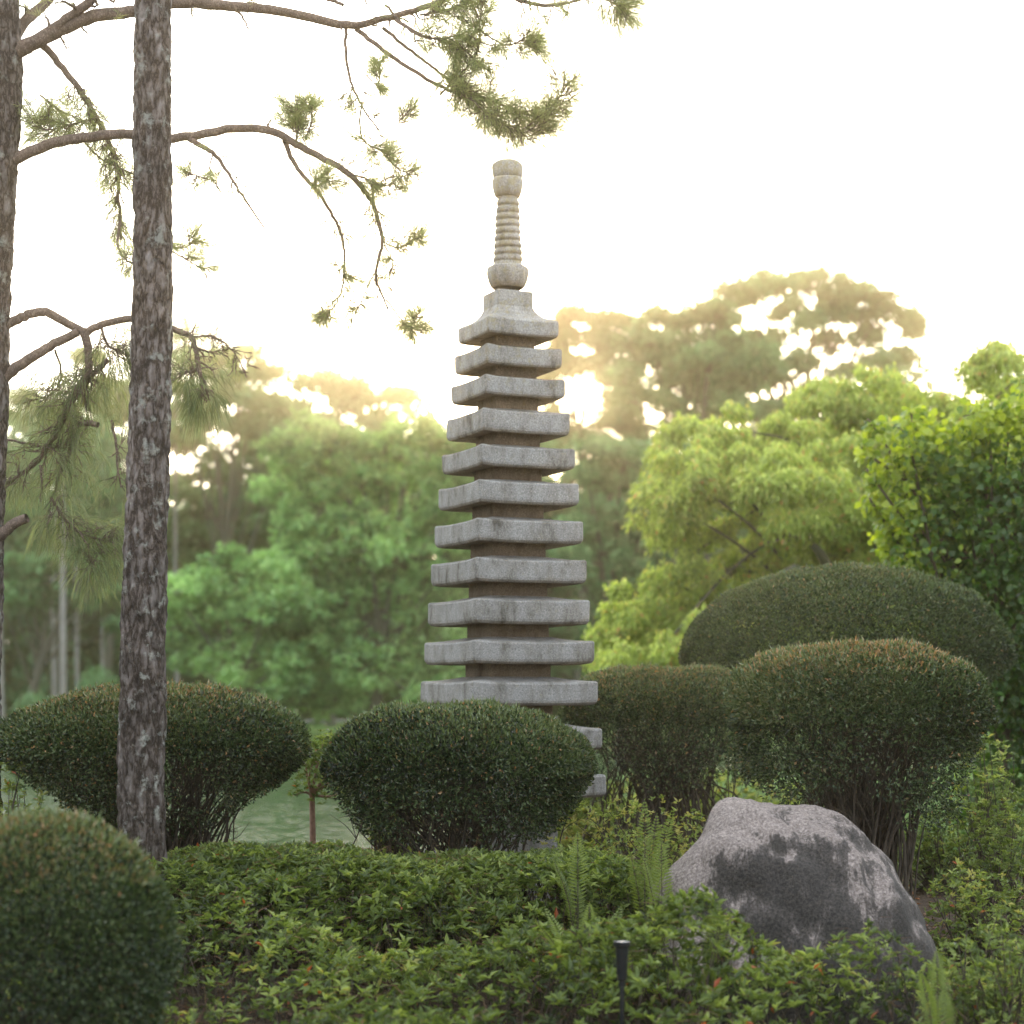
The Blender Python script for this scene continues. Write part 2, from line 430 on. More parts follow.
def loft(name, loops, mat, parent, smooth=False, cap0=True, cap1=True, jitter=0.0, sharp=True):
    k = len(loops[0]); V = place_p([p for l in loops for p in l])
    if jitter:
        V = V + vnoise(V, 7, 3.3)[:, None] * jitter * np.array([1, 1, .6]) + vnoise(V, 26, 8.1)[:, None] * jitter * .4
    i = np.arange(len(loops) - 1)[:, None] * k; j = np.arange(k)[None]
    q = np.stack([i + j, i + (j + 1) % k, i + k + (j + 1) % k, i + k + j], -1).reshape(-1, 4)
    polys = [q]
    caps = []
    if cap0: caps.append(np.arange(k)[::-1])
    if cap1: caps.append(np.arange(k) + (len(loops) - 1) * k)
    if caps: polys.append(np.array(caps))
    o = npmesh(name, V, polys, mat, parent, smooth=smooth)
    return o

def zrow(py): return CZ - (py - HY) / SC
pag = empty('stone_pagoda', 'tall thirteen-tier weathered granite pagoda with ringed finial, rising behind the rounded clipped bushes', 'pagoda', (PX, PY, gz(PX, PY)))
K = 1 / (abs(ca) + abs(sa))  # projected width = side * (cos + sin)
tiers = [(320.5, 337, 101.5), (349, 368, 108), (380, 398.5, 115), (413.7, 435.5, 124), (450, 470, 134), (485, 506.6, 141.5), (523, 545, 150),
         (562, 584.6, 157), (602, 625.6, 163.5), (643, 665, 171.5), (683, 706, 179), (730, 751, 187), (776, 798, 195)]
scp = F / 14.5
for n_, (yt, yb, w) in enumerate(tiers):
    h = w / scp * K / 2
    zt, zb = zrow(yt), zrow(yb)
    hb = (54 + (90 - 54) * n_ / 10) / scp * K / 2          # body below
    ha = (54 + (90 - 54) * (n_ - 1) / 10) / scp * K / 2     # body above
    lift = .013
    if n_ == 0:
        ztop = zrow(302); ht = 49 / scp * K / 2
        tops = []
        for t in (.12, .3, .5, .7, .88, 1):
            hh = h * (1 - .07) + (ht - h * .93) * (1 - (1 - t) ** 1.6) ** 1
            tops.append(loop_square(hh, zt + .012 + (ztop - zt) * (t ** 1.55), 10, lift * (1 - t) ** 2))
    else:
        rise = (yt - tiers[n_ - 1][1]) / SC
        z1 = zt + rise * .34
        tops = [loop_square(h + (ha * 1.06 - h) * t, zt + (z1 - zt) * t ** 1.2, 10, lift * (1 - t) ** 2) for t in (.04, .25, .5, .75, 1)]
    th = zt - zb
    loops = [loop_square(hb * .98, zb + th * .30), loop_square(hb + .015, zb + th * .12), loop_square(h * .90, zb + .002, 10, .003), loop_square(h * .965, zb + .006, 10, .006),
             loop_square(h * .992, zb + th * .13, 10, .009), loop_square(h, zb + th * .24, 10, .010), loop_square(h, zt - .012, 10, lift), loop_square(h - .010, zt, 10, lift)] + tops
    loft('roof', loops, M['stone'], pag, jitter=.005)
    zn = tiers[n_ + 1][0] if n_ < 12 else None
    if zn is not None:
        zlow = zrow(zn)
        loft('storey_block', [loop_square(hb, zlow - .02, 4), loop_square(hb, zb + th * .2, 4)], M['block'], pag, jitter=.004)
# the tall lowest storey and the plinth
hb = 100 / scp * K / 2
g0 = gz(PX, PY)
zb13 = zrow(798)
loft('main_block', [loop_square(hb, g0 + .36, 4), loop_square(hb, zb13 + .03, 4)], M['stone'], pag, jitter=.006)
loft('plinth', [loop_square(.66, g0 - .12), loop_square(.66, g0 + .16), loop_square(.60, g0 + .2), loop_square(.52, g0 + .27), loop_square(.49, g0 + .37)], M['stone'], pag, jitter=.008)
# neck block under the finial
q0, q1 = zrow(303.5), zrow(287.5)
hh = 50.5 / scp * K / 2
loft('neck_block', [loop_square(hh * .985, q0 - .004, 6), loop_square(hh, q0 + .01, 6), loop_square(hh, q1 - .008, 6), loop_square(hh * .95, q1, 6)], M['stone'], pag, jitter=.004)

def lathe(name, prof, mat, parent, k=40, petals=None, seed=0.0):
    V = []
    for (py, wpx, *r) in prof:
        rr = wpx / 2 / scp; z = CZ - (py - HY) / scp
        pet = r[0] if r else 0
        for a in range(k):
            an = 2 * math.pi * a / k
            q = rr * (1 + pet * (abs(math.sin(an * 4)) - .5))
            V.append((q * math.cos(an), q * math.sin(an), z))
    V = place_p(V)
    V = V + (vnoise(V, 9, seed) * .006)[:, None]
    i = np.arange(len(prof) - 1)[:, None] * k; j = np.arange(k)[None]
    q = np.stack([i + j, i + (j + 1) % k, i + k + (j + 1) % k, i + k + j], -1).reshape(-1, 4)
    return npmesh(name, V, [q, np.array([np.arange(k) + (len(prof) - 1) * k])], mat, parent, smooth=True)

rings = [(266, 28), (263, 27.5)]
for r_ in range(9):
    yc = 259.5 - r_ * 7.0; w_ = 28.6 - r_ * .72
    rings += [(yc + 3.3, w_ * .91), (yc + 2.5, w_ * .985), (yc + .6, w_ * 1.02), (yc - 1.6, w_ * 1.0), (yc - 2.7, w_ * .91)]
rings += [(199, 21), (196.5, 21.5)]
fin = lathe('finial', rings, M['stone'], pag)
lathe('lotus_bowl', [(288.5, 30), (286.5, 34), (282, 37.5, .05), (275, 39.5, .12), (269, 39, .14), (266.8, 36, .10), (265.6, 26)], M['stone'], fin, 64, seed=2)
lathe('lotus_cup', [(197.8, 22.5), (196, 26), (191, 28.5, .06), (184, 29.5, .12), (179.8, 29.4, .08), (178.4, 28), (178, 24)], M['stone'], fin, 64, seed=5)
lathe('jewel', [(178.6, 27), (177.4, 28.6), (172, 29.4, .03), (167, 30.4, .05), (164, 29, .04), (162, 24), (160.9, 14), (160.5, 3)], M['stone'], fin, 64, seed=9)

# ------------------------------------------------------------------ clipped bushes
def bush(name, label, px, Y, xl, xr, ytop, yeq, ybot, nleaf, base=None, n=2.3, ry=None, orange=.5, brown=0.0, under=.35, stems=60, seed=1, low=.25, L0=.028, group='clipped rounded topiary bushes', spread=.9, cx=None, bs=.1):
    c = W((xl + xr) / 2 if cx is None else cx, yeq, Y)
    rx = (xr - xl) / 2 / F * Y
    ry = rx * .9 if ry is None else ry
    zt = (yeq - ytop) / F * Y; zd = (ybot - yeq) / F * Y
    bx = c[0] if base is None else W(base, 0, Y)[0]
    gnd = gz(bx, Y)
    root = empty(name, label, 'bush', (bx, Y, gnd), group)
    # upper dome
    na = int(nleaf * (1 - under)); d = rdir(na); d[:, 2] = np.abs(d[:, 2])
    # even out density on the flattened shape
    s = (np.abs(d[:, 0]) ** n + np.abs(d[:, 1]) ** n + np.abs(d[:, 2]) ** n) ** (-1 / n)
    q = d * s[:, None]
    dep = np.clip(rng.exponential(.035, na), 0, .3)
    P = np.stack([q[:, 0] * rx, q[:, 1] * ry, q[:, 2] * zt], 1)
    nrm = unit(np.stack([q[:, 0] / rx, q[:, 1] / ry, q[:, 2] / zt], 1))
    bump = gnoise(P * np.array([1, 1, 1]), 6.5, seed) * .030 + gnoise(P, 19, seed + 3) * .018
    P = P + nrm * (bump - dep)[:, None]
    up = q[:, 2]
    # under side
    nb = nleaf - na
    ph = rng.uniform(0, 2 * math.pi, nb); t = rng.beta(1.0, 1.5, nb)
    r = low + (1 - low) * (1 - t ** 1.25) ** .8
    r = r * rng.uniform(.72, 1.0, nb) ** .7
    P2 = np.stack([np.cos(ph) * r * rx, np.sin(ph) * r * ry, -t * zd], 1)
    keep = (gnoise(P2, 7, seed + 9) + .75 - t * 1.3) > rng.uniform(-.6, .9, nb)
    P2 = P2[keep]; ph = ph[keep]
    n2 = np.stack([np.cos(ph), np.sin(ph), -.3 * np.ones(len(ph))], 1)
    thin = (gnoise(P, 8, seed + 15) + .95 + .5 * rng.random(len(P))) > .28      # thin patches that show the twigs
    P, nrm, up = P[thin], nrm[thin], up[thin]
    Pa = np.vstack([P, P2]) + c
    Na = np.vstack([nrm, n2])
    k = len(Pa)
    D = unit(Na * .8 + rdir(k) * .9)
    Nn = unit(Na + rdir(k) * .9)
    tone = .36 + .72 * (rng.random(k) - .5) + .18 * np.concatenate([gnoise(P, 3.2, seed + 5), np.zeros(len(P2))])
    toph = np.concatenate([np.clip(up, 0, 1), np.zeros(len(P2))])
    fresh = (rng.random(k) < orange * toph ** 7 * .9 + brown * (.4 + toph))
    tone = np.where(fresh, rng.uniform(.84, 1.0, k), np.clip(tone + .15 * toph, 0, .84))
    Ls = L0 * rng.uniform(.7, 1.35, k)
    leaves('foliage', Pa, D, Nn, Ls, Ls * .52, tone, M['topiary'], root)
    # fresh shoots standing a little proud of the clipped top
    ns = int(nleaf * .05)
    d = rdir(ns); d[:, 2] = np.abs(d[:, 2]) * 1.2 + .15; d = unit(d)
    s = (np.abs(d) ** n).sum(1) ** (-1 / n); q = d * s[:, None]
    P3 = q * np.array([rx, ry, zt]); nr = unit(q / np.array([rx, ry, zt]))
    P3 = P3 + nr * (gnoise(P3, 6.5, seed) * .030 + gnoise(P3, 19, seed + 3) * .018)[:, None] + c
    D = unit(nr + np.array([0, 0, .5]) + rdir(ns) * .5)
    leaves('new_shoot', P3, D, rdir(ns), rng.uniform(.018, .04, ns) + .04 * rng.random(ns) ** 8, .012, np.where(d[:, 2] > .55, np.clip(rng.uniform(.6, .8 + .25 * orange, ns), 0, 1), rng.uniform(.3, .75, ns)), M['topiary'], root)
    # stems
    T = Tubes()
    b0 = np.array([bx, Y, gnd - .05])
    for s_ in range(stems):
        a = rng.uniform(0, 2 * math.pi); rr = math.sqrt(rng.random()) * spread
        e = c + np.array([math.cos(a) * rr * rx, math.sin(a) * rr * ry, rng.uniform(-.25, .45) * zt * (1.1 - rr) - rr * .08])
        st = b0 + np.array([rng.normal() * bs * rx, rng.normal() * bs * .8 * rx, 0])
        mid = st + (e - st) * np.array([.28, .28, .5]) + rng.normal(size=3) * .035
        m2 = st + (e - st) * np.array([.66, .66, .80]) + rng.normal(size=3) * .035
        pts = spline([st, mid, m2, e], 9)
        pts[1:-1] += rng.normal(size=(7, 3)) * .008
        r0 = rng.uniform(.006, .016)
        T.add(pts, np.linspace(r0, .002, 9), 5)
        for _ in range(5):
            i0 = rng.integers(3, 8)
            e2 = pts[i0] + (e - b0) * rng.uniform(.04, .16) + rng.normal(size=3) * .07
            pp = spline([pts[i0], (pts[i0] + e2) / 2 + rng.normal(size=3) * .02, e2], 5)
            T.add(pp, np.linspace(r0 * .4, .0012, 5), 4)
    T.build('stem', M['twig'], root)
    return root

bush('topiary_bush', 'wide mushroom-shaped clipped bush behind the nearer pine trunk, bare twigs under its dome', 0, 13.0, 2, 311, 686, 752, 842, 90000, base=172, n=2.2, orange=.5, brown=.07, stems=150, seed=11, low=.12)
bush('topiary_bush', 'dark clipped dome bush directly in front of the pagoda base', 0, 12.7, 323, 594, 704, 772, 842, 74000, base=460, n=2.25, orange=.12, brown=.03, stems=130, seed=21, low=.62, under=.34, bs=.3)
bush('topiary_bush', 'clipped bush right behind the pagoda, open bare stems beneath, low flat brownish top', 0, 15.9, 560, 762, 668, 726, 812, 58000, base=665, n=2.8, orange=.4, brown=.08, stems=150, seed=31, low=.72, under=.28, bs=.38, L0=.026, spread=.8)
bush('topiary_bush', 'largest smooth clipped dome, highest of the bushes, at the back right', 0, 17.2, 682, 1010, 568, 664, 715, 95000, base=846, n=2.1, orange=.10, brown=.02, stems=40, seed=41, low=.45, under=.2, L0=.028, spread=.6)
bush('topiary_bush', 'tall clipped bush behind the boulder with orange new shoots along its flat top', 0, 12.6, 729, 985, 646, 722, 838, 80000, base=868, n=2.9, orange=.75, brown=.04, stems=150, seed=51, low=.68, under=.36, ry=.75, bs=.16)
bush('topiary_bush', 'round dark bush cut off by the bottom left corner, nearest to the camera', 0, 8.2, -110, 178, 820, 962, 1090, 80000, base=35, n=2.15, orange=.45, brown=.02, stems=40, seed=61, low=.6, under=.45, L0=.022)

# ------------------------------------------------------------------ azalea cover and hedges
def rosettes(name, pts, per, L0, mat, parent=None, tone=0.0, upb=.9):
    n = len(pts)
    axis = unit(rdir(n) * .45 + np.array([0, -.15, upb]))
    P = np.repeat(pts, per, 0); A = np.repeat(axis, per, 0)
    k = len(P)
    side = unit(np.cross(A, rdir(k)))
    D = unit(side + A * rng.uniform(-.1, 1.1, k)[:, None])
    Nn = unit(A * 1.0 - D * .3 + rdir(k) * .25)
    Ls = L0 * rng.uniform(.6, 1.3, k)
    rt = np.repeat(rng.random(n), per)
    tn = np.clip(.15 + .55 * rt + .2 * rng.random(k) + tone, 0, .97)
    red = rng.random(k) < .004
    tn[red] = 1
    tn = np.where(red, 1, np.clip(tn + .16 * gnoise(P, 1.7, 12), 0, .97))
    Ls = Ls * (1 + .25 * gnoise(P, 1.3, 31))
    P = P + rdir(k) * .008
    return P, D, Nn, Ls, tn

def cover_top(x, y):
    """height of the low azalea canopy"""
    x = np.asarray(x, float); y = np.asarray(y, float)
    base = .50 + .42 * sstep(8.6, 11.6, y)
    m = .10 * np.sin(x * 2.3 + .6) * np.sin(y * 2.0 + 1.1 + x * .3) + .06 * np.sin(x * 4.7 + y * 1.9) + .035 * np.sin(x * 9.1 - y * 7.3)
    # hollow around the boulder and thin to its right
    b = np.exp(-((x - 1.65) / .95) ** 2 - ((y - 10.9) / 1.0) ** 2) * .45
    rgt = .30 * sstep(2.0, 2.8, x) * sstep(8.6, 10, y)
    dip = .26 * np.exp(-((y - 10.75) / .28) ** 2) * sstep(-1.5, -.7, x) * (1 - sstep(.15, .6, x))
    fr = .50 * np.exp(-((x - 1.0) / .46) ** 2 - ((y - 9.65) / .42) ** 2) + .36 * np.exp(-((x - 1.9) / .42) ** 2 - ((y - 9.7) / .38) ** 2)
    return base + m - b - rgt - dip + fr

def cover(name, x0, x1, y0, y1, n, parent=None, topf=cover_top, tone=0, depth=.07, holes=.0, L0=.040):
    X = rng.uniform(x0, x1, n); Y = rng.uniform(y0, y1, n)
    ok = (gnoise(np.stack([X, Y, X * 0], 1), 2.6, 77) + .95) > holes * rng.random(n) * 3
    X, Y = X[ok], Y[ok]
    Z = topf(X, Y) - rng.exponential(depth, len(X))
    Z = np.maximum(Z, height(X, Y) + .03)
    return np.stack([X, Y, Z], 1)

pts = cover('c', -4.2, 4.2, 6.6, 11.6, 15500, depth=.06, holes=.55)
a1 = rosettes('a', pts, 7, .056, None, tone=.08)
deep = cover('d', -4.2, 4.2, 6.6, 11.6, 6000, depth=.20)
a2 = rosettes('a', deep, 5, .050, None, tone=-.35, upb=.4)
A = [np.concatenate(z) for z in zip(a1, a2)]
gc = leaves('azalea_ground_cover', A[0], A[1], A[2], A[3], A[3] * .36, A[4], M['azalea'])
tag(gc, 'low spreading azalea ground cover with fresh green leaf rosettes filling the foreground', 'ground cover', kind='stuff')
# brown twigs inside the cover
T = Tubes()
tw = cover('t', -4.2, 4.2, 6.8, 11.6, 2600, depth=.09)
for p in tw:
    g_ = gz(p[0], p[1]); st = np.array([p[0] + rng.normal() * .10, p[1] + rng.normal() * .10, max(g_, p[2] - .35)])
    T.add(spline([st, (st + p) / 2 + rng.normal(size=3) * .025, p], 5), np.linspace(.0045, .0015, 5), 4)
tag(T.build('azalea_twigs', M['twig']), 'brown bare twigs of the low azaleas showing between their leaves', 'twigs', kind='stuff')

# the clipped hedge along the back of the cover
hr = empty('azalea_hedge', 'low flat-topped azalea hedge running in front of the pine and the pagoda bushes', 'hedge', (-.9, 11.95, gz(-.9, 11.95)))
def hedge_top(x, y):
    return 1.07 - .045 * (x + .3) * (x > -.3) * 1.4 + .035 * np.sin(x * 3.1) + .02 * np.sin(x * 8 + y * 5) - .35 * (np.abs(y - 11.95) / .62) ** 6 - .14 * sstep(.5, 1.4, x)
X = rng.uniform(-2.6, 1.25, 6500); Y = rng.uniform(11.33, 12.55, 6500)
Z = hedge_top(X, Y) - rng.exponential(.05, 6500)
# front face
Xf = rng.uniform(-2.6, 1.25, 900); Yf = 11.36 + rng.exponential(.06, 900); Zf = rng.uniform(.55, 1.0, 900)
pp = np.vstack([np.stack([X, Y, Z], 1), np.stack([Xf, Yf, Zf], 1)])
h1 = rosettes('h', pp, 7, .044, None, tone=.16)
leaves('foliage', h1[0], h1[1], h1[2], h1[3], h1[3] * .38, h1[4], M['azalea'], hr)
T = Tubes()
for _ in range(900):
    x, y = rng.uniform(-2.6, 1.25), rng.uniform(11.32, 12.5)
    st = np.array([x, y, gz(x, y)]); e = st + np.array([rng.normal() * .12, rng.normal() * .12, rng.uniform(.35, .56)])
    T.add(spline([st, (st + e) / 2 + rng.normal(size=3) * .03, e], 5), np.linspace(.006, .0015, 5), 4)
T.build('stem', M['twig'], hr)

# loose leafy shrubs at the right edge and small plants between the bushes
def loose_shrub(name, label, px, py_top, Y, wpx, n, tone=.0, mat='azalea', L0=.045, group=None, stemm='twig', ground=None, gap=.5, cat='shrub'):
    c = W(px, py_top, Y); g_ = gz(c[0], Y)
    root = empty(name, label, cat, (c[0], Y, g_), group)
    r = wpx / 2 / F * Y; hgt = c[2] - g_
    d = rdir(n); rad = rng.random(n) ** .45
    P = d * rad[:, None] * np.array([r, r * .8, hgt * .5]) + np.array([c[0], Y, g_ + hgt * .5])
    keep = gnoise(P, 7, int(px)) > -gap
    P = P[keep]
    P[:, 2] = np.maximum(P[:, 2], height(P[:, 0], P[:, 1]) + .02)
    q = rosettes('s', P, 6, L0, None, tone=tone)
    leaves('foliage', q[0], q[1], q[2], q[3], q[3] * .42, q[4], M[mat], root)
    T = Tubes()
    for p in P[:: max(1, len(P) // 70)]:
        st = np.array([c[0] + rng.normal() * r * .25, Y + rng.normal() * r * .2, g_ - .02])
        T.add(spline([st, (st + p) / 2 + rng.normal(size=3) * .04, p], 6), np.linspace(.008, .002, 6), 4)
    T.build('stem', M[stemm], root)
    return root

loose_shrub('loose_shrub', 'sparse leafy shrub below the vine-like tree at the right edge, nearest the back dome', 990, 735, 14.6, 110, 520, .15)
loose_shrub('loose_shrub', 'straggly green shrub right of the orange-topped bush', 1000, 800, 12.6, 120, 600, .05)
loose_shrub('loose_shrub', 'open twiggy shrub in the bottom right corner', 985, 905, 9.6, 150, 500, .05)
loose_shrub('loose_shrub', 'yellow-green leafy shrub peeking over the left shoulder of the dome before the pagoda', 392, 704, 13.9, 58, 420, .30, L0=.05, gap=.9)
loose_shrub('loose_shrub', 'bright green sprigs at the left frame edge under the mushroom bush', 10, 742, 12.6, 80, 260, .25, L0=.05, gap=.9)
loose_shrub('loose_shrub', 'small low bright shrub growing between the boulder and the bare stems', 640, 795, 13.4, 200, 700, .28, L0=.04, gap=.7)
loose_shrub('loose_shrub', 'sunlit low shrub behind the stems right of the pagoda foot', 700, 770, 19.5, 260, 900, .3, L0=.07, gap=.9)

loose_shrub('loose_shrub', 'yellow-green shrub seen low down beside the lowest storey of the pagoda', 583, 778, 18.0, 90, 700, .32, L0=.06, gap=1.2)
loose_shrub('loose_shrub', 'low green shrub filling the bare corner right beside the boulder', 972, 862, 11.6, 110, 420, .08)
loose_shrub('loose_shrub', 'half-shaded leafy shrub between the orange-topped bush stems and the right edge', 940, 812, 14.8, 110, 520, .05, L0=.05)

# small pale tree-like shrub with a reddish stem between two domes
c = W(322, 742, 14.2); g_ = gz(c[0], 14.2)
root = empty('small_shrub', 'small pale-leaved shrub on a reddish stem in the gap left of the middle dome', 'shrub', (c[0], 14.2, g_))
d = rdir(300); P = d * (rng.random(300) ** .3)[:, None] * np.array([.25, .22, .27]) * (1 + .35 * gnoise(d, 3, 4))[:, None] + np.array([c[0], 14.2, c[2] - .17])
q = rosettes('s', P, 6, .045, None, tone=.25)
leaves('foliage', q[0], q[1], q[2], q[3], q[3] * .42, q[4], M['azalea'], root)
T = Tubes()
base = W(311, 0, 14.2)
st = np.array([base[0], 14.2, g_ - .03])
fork = W(312, 795, 14.2)
T.add(spline([st, (st + fork) / 2 + np.array([.01, 0, 0]), fork], 8), np.linspace(.028, .020, 8), 8)
for p in P[::26]:
    T.add(spline([fork, (fork + p) / 2 + rng.normal(size=3) * .02, p], 6), np.linspace(.014, .003, 6), 5)
T.build('stem', M['redstem'], root)

# leaf litter on the soil
n_ = 9000
X = rng.uniform(-4.5, 5.2, n_); Y = rng.uniform(7, 17, n_)
P = np.stack([X, Y, height(X, Y) + rng.uniform(.006, .02, n_)], 1)
lt = leaves('leaf_litter', P, unit(rdir(n_) * np.array([1, 1, .15])), unit(rdir(n_) * .35 + np.array([0, 0, 1])), rng.uniform(.03, .07, n_), .028, rng.random(n_), M['litter'])
tag(lt, 'dry brown fallen leaves scattered on the soil under the bushes', 'leaf litter', kind='stuff')

# fallen pine needles caught on the azaleas and lying on the soil
n_ = 4200
q = cover('t', -4.0, 4.0, 7.0, 12.4, n_, depth=.015); n_ = len(q)
hz_ = np.where(q[:, 1] > 11.35, np.where(q[:, 0] < 1.25, hedge_top(q[:, 0], q[:, 1]), q[:, 2]), q[:, 2]); q[:, 2] = hz_ + .012
pn = leaves('fallen_needles', q, unit(rdir(n_) * np.array([1, 1, .35])), rdir(n_), rng.uniform(.10, .18, n_), .0035, rng.uniform(.4, .8, n_), M['litter'])
tag(pn, 'thin brown pine needles fallen across the azalea leaves', 'pine needles', kind='stuff')

# ------------------------------------------------------------------ ferns
def fern(px, ytop, Y, nf, length, label, up=.9, tilt=0.0):
    c = W(px, 0, Y); g_ = gz(c[0], Y)
    ztop = CZ - (ytop - HY) / F * Y
    H = ztop - g_
    root = empty('fern', label, 'fern', (c[0], Y, g_), 'ferns among the azaleas')
    for f in range(nf):
        a = rng.uniform(0, 2 * math.pi) if f else math.pi * .5
        rad = length * rng.uniform(.5, 1.0) * (0.25 if f == 0 else 1)
        hh = H * (1 if f == 0 else rng.uniform(.6, .98))
        st = np.array([c[0], Y, g_])
        e = st + np.array([math.cos(a) * rad + tilt * .1, math.sin(a) * rad, hh])
        mid = st + (e - st) * np.array([.35, .35, .62])
        pts = spline([st, mid, e], 42)
        V = []; 
        T = unit(np.gradient(pts, axis=0))
        aa = a + rng.normal() * .35
        sd = np.repeat(np.array([[-math.sin(aa), math.cos(aa), 0.0]]), 42, 0)
        i0 = 12
        t = np.linspace(0, 1, 42 - i0)
        ln = (.075 * np.sin(np.pi * np.clip(t * .88 + .12, 0, 1)) ** .8 + .004)
        P = np.vstack([pts[i0:], pts[i0:]])
        D = np.vstack([sd[i0:] + T[i0:] * .35, -sd[i0:] + T[i0:] * .35])
        Nn = np.cross(D, np.vstack([T[i0:], T[i0:]]))
        Nn = unit(Nn * np.sign((Nn @ np.array([0, 0, 1.0])))[:, None] + rdir(len(P)) * .1)
        LL = np.concatenate([ln, ln])
        fr = leaves('frond', P, D, Nn, LL, .013, np.clip(rng.uniform(.4, 1.0) + rng.normal(size=len(P)) * .05, 0, 1), M['fern'], root, fold=.05)
        if f < 3:
            TT = Tubes(); TT.add(pts, np.linspace(.004, .001, 42), 4)
            r_ = TT.build('rachis', M['twig'], root)
    return root
fern(645, 800, 11.0, 5, .18, 'tall upright fern with pale fronds left of the boulder')
fern(662, 842, 10.7, 3, .16, 'shorter fern touching the boulder on its left side')
fern(718, 902, 9.9, 5, 0.15, 'bright single-topped fern in front of the boulder')
fern(578, 832, 11.2, 3, .2, 'yellowish fern on the hedge below the pagoda')
fern(590, 905, 9.9, 9, 0.45, 'dark spreading fern in the hollow behind the stake light')
fern(938, 950, 9.0, 3, .14, 'small fern right below the boulder in the lower right')

# ------------------------------------------------------------------ boulder
def boulder():
    Yc = 10.9
    prof = [(655, 960), (662, 905), (672, 882), (690, 853), (706, 830), (722, 813), (745, 802), (765, 801), (800, 806), (850, 817), (880, 836), (900, 862), (918, 892), (934, 928), (948, 985)]
    pr = spline(prof, 90)
    V = []; k = 72
    zb = .12
    x0, x1 = prof[0][0], prof[-1][0]
    for (px, py) in pr:
        u = (px - x0) / (x1 - x0)
        top = W(px, py, Yc)
        dep = .62 * (max(0, 1 - (2 * u - 1) ** 2)) ** .42 + .03
        for j in range(k):
            a = math.pi * j / (k - 1)
            ca_, sa_ = math.cos(a), math.sin(a)
            yy = Yc + .10 - dep * math.copysign(abs(ca_) ** .8, ca_) * 1.1
            zz = zb + (top[2] - zb) * abs(sa_) ** .72
            yy += .16 * (zz - zb)   # the whole stone leans back a little
            V.append((top[0] * yy / Yc if False else top[0], yy, zz))
    V = np.array(V)
    i = np.arange(len(pr) - 1)[:, None] * k; j = np.arange(k - 1)[None]
    q = np.stack([i + j, i + j + 1, i + k + j + 1, i + k + j], -1).reshape(-1, 4)
    c = V.mean(0)
    nr = unit(V - c)
    dsp = vnoise(V, 1.7, 4.2) * .07 + vnoise(V, 3.1, 9.2) * .035 + np.abs(vnoise(V, 4.5, 1.2)) * -.03 + vnoise(V, 13, 6.2) * .009 + vnoise(V, 34, 2.2) * .004
    vor = []
    for p_ in V:
        dd_, _ = mn.voronoi(Vector((p_[0] * 2.6 + 5, p_[1] * 2.6, p_[2] * 2.1 + p_[0] * .8)))
        vor.append(min(dd_[1] - dd_[0], .5))
    dsp = dsp + (np.array(vor) - .25) * .10
    V = V + nr * dsp[:, None]
    ends = [np.arange(k)[::-1], np.arange(k) + (len(pr) - 1) * k]
    o = npmesh('boulder', V, [q, np.array(ends)], M['rock'], smooth=True)
    bpy.context.view_layer.objects.active = o
    tag(o, 'big grey granite boulder streaked with black lichen among the azaleas', 'boulder')
    me = o.data
boulder()

# ------------------------------------------------------------------ stake light
def revolve(name, prof, c, mat, parent, k=28):
    V = [(c[0] + r * math.cos(2 * math.pi * a / k), c[1] + r * math.sin(2 * math.pi * a / k), z) for (r, z) in prof for a in range(k)]
    i = np.arange(len(prof) - 1)[:, None] * k; j = np.arange(k)[None]
    q = np.stack([i + j, i + (j + 1) % k, i + k + (j + 1) % k, i + k + j], -1).reshape(-1, 4)
    return npmesh(name, V, [q, np.array([np.arange(k)[::-1], np.arange(k) + (len(prof) - 1) * k])], mat, parent, smooth=False)
lc = W(622, 941, 8.9); sx_ = F / 8.9
lz = lc[2]; g_ = gz(lc[0], 8.9)
sl = empty('stake_light', 'slim black metal garden spotlight on a stake standing in the azaleas', 'garden light', (lc[0], 8.9, g_))
hd = revolve('lamp_head', [(.020, lz - .185), (.024, lz - .18), (.030, lz - .06), (.031, lz - .03), (.040, lz - .022), (.041, lz - .002), (.036, lz), (.034, lz - .008), (.004, lz - .010)], lc, M['blackmetal'], sl)
m, nt, N, L, out = newmat('lamp_glass')
b = N.new('ShaderNodeBsdfPrincipled'); b.inputs['Base Color'].default_value = (.25, .25, .27, 1); b.inputs['Roughness'].default_value = .15
L.new(b.outputs[0], out.inputs[0])
revolve('lens', [(.033, lz - .006), (.033, lz - .003), (.02, lz - .001), (.002, lz)], lc, m, hd)
revolve('knuckle', [(.010, lz - .215), (.017, lz - .212), (.017, lz - .19), (.012, lz - .184)], lc, M['blackmetal'], sl, 16)
revolve('stake', [(.004, g_ - .12), (.0095, g_), (.011, lz - .22), (.010, lz - .212)], lc, M['blackmetal'], sl, 12)

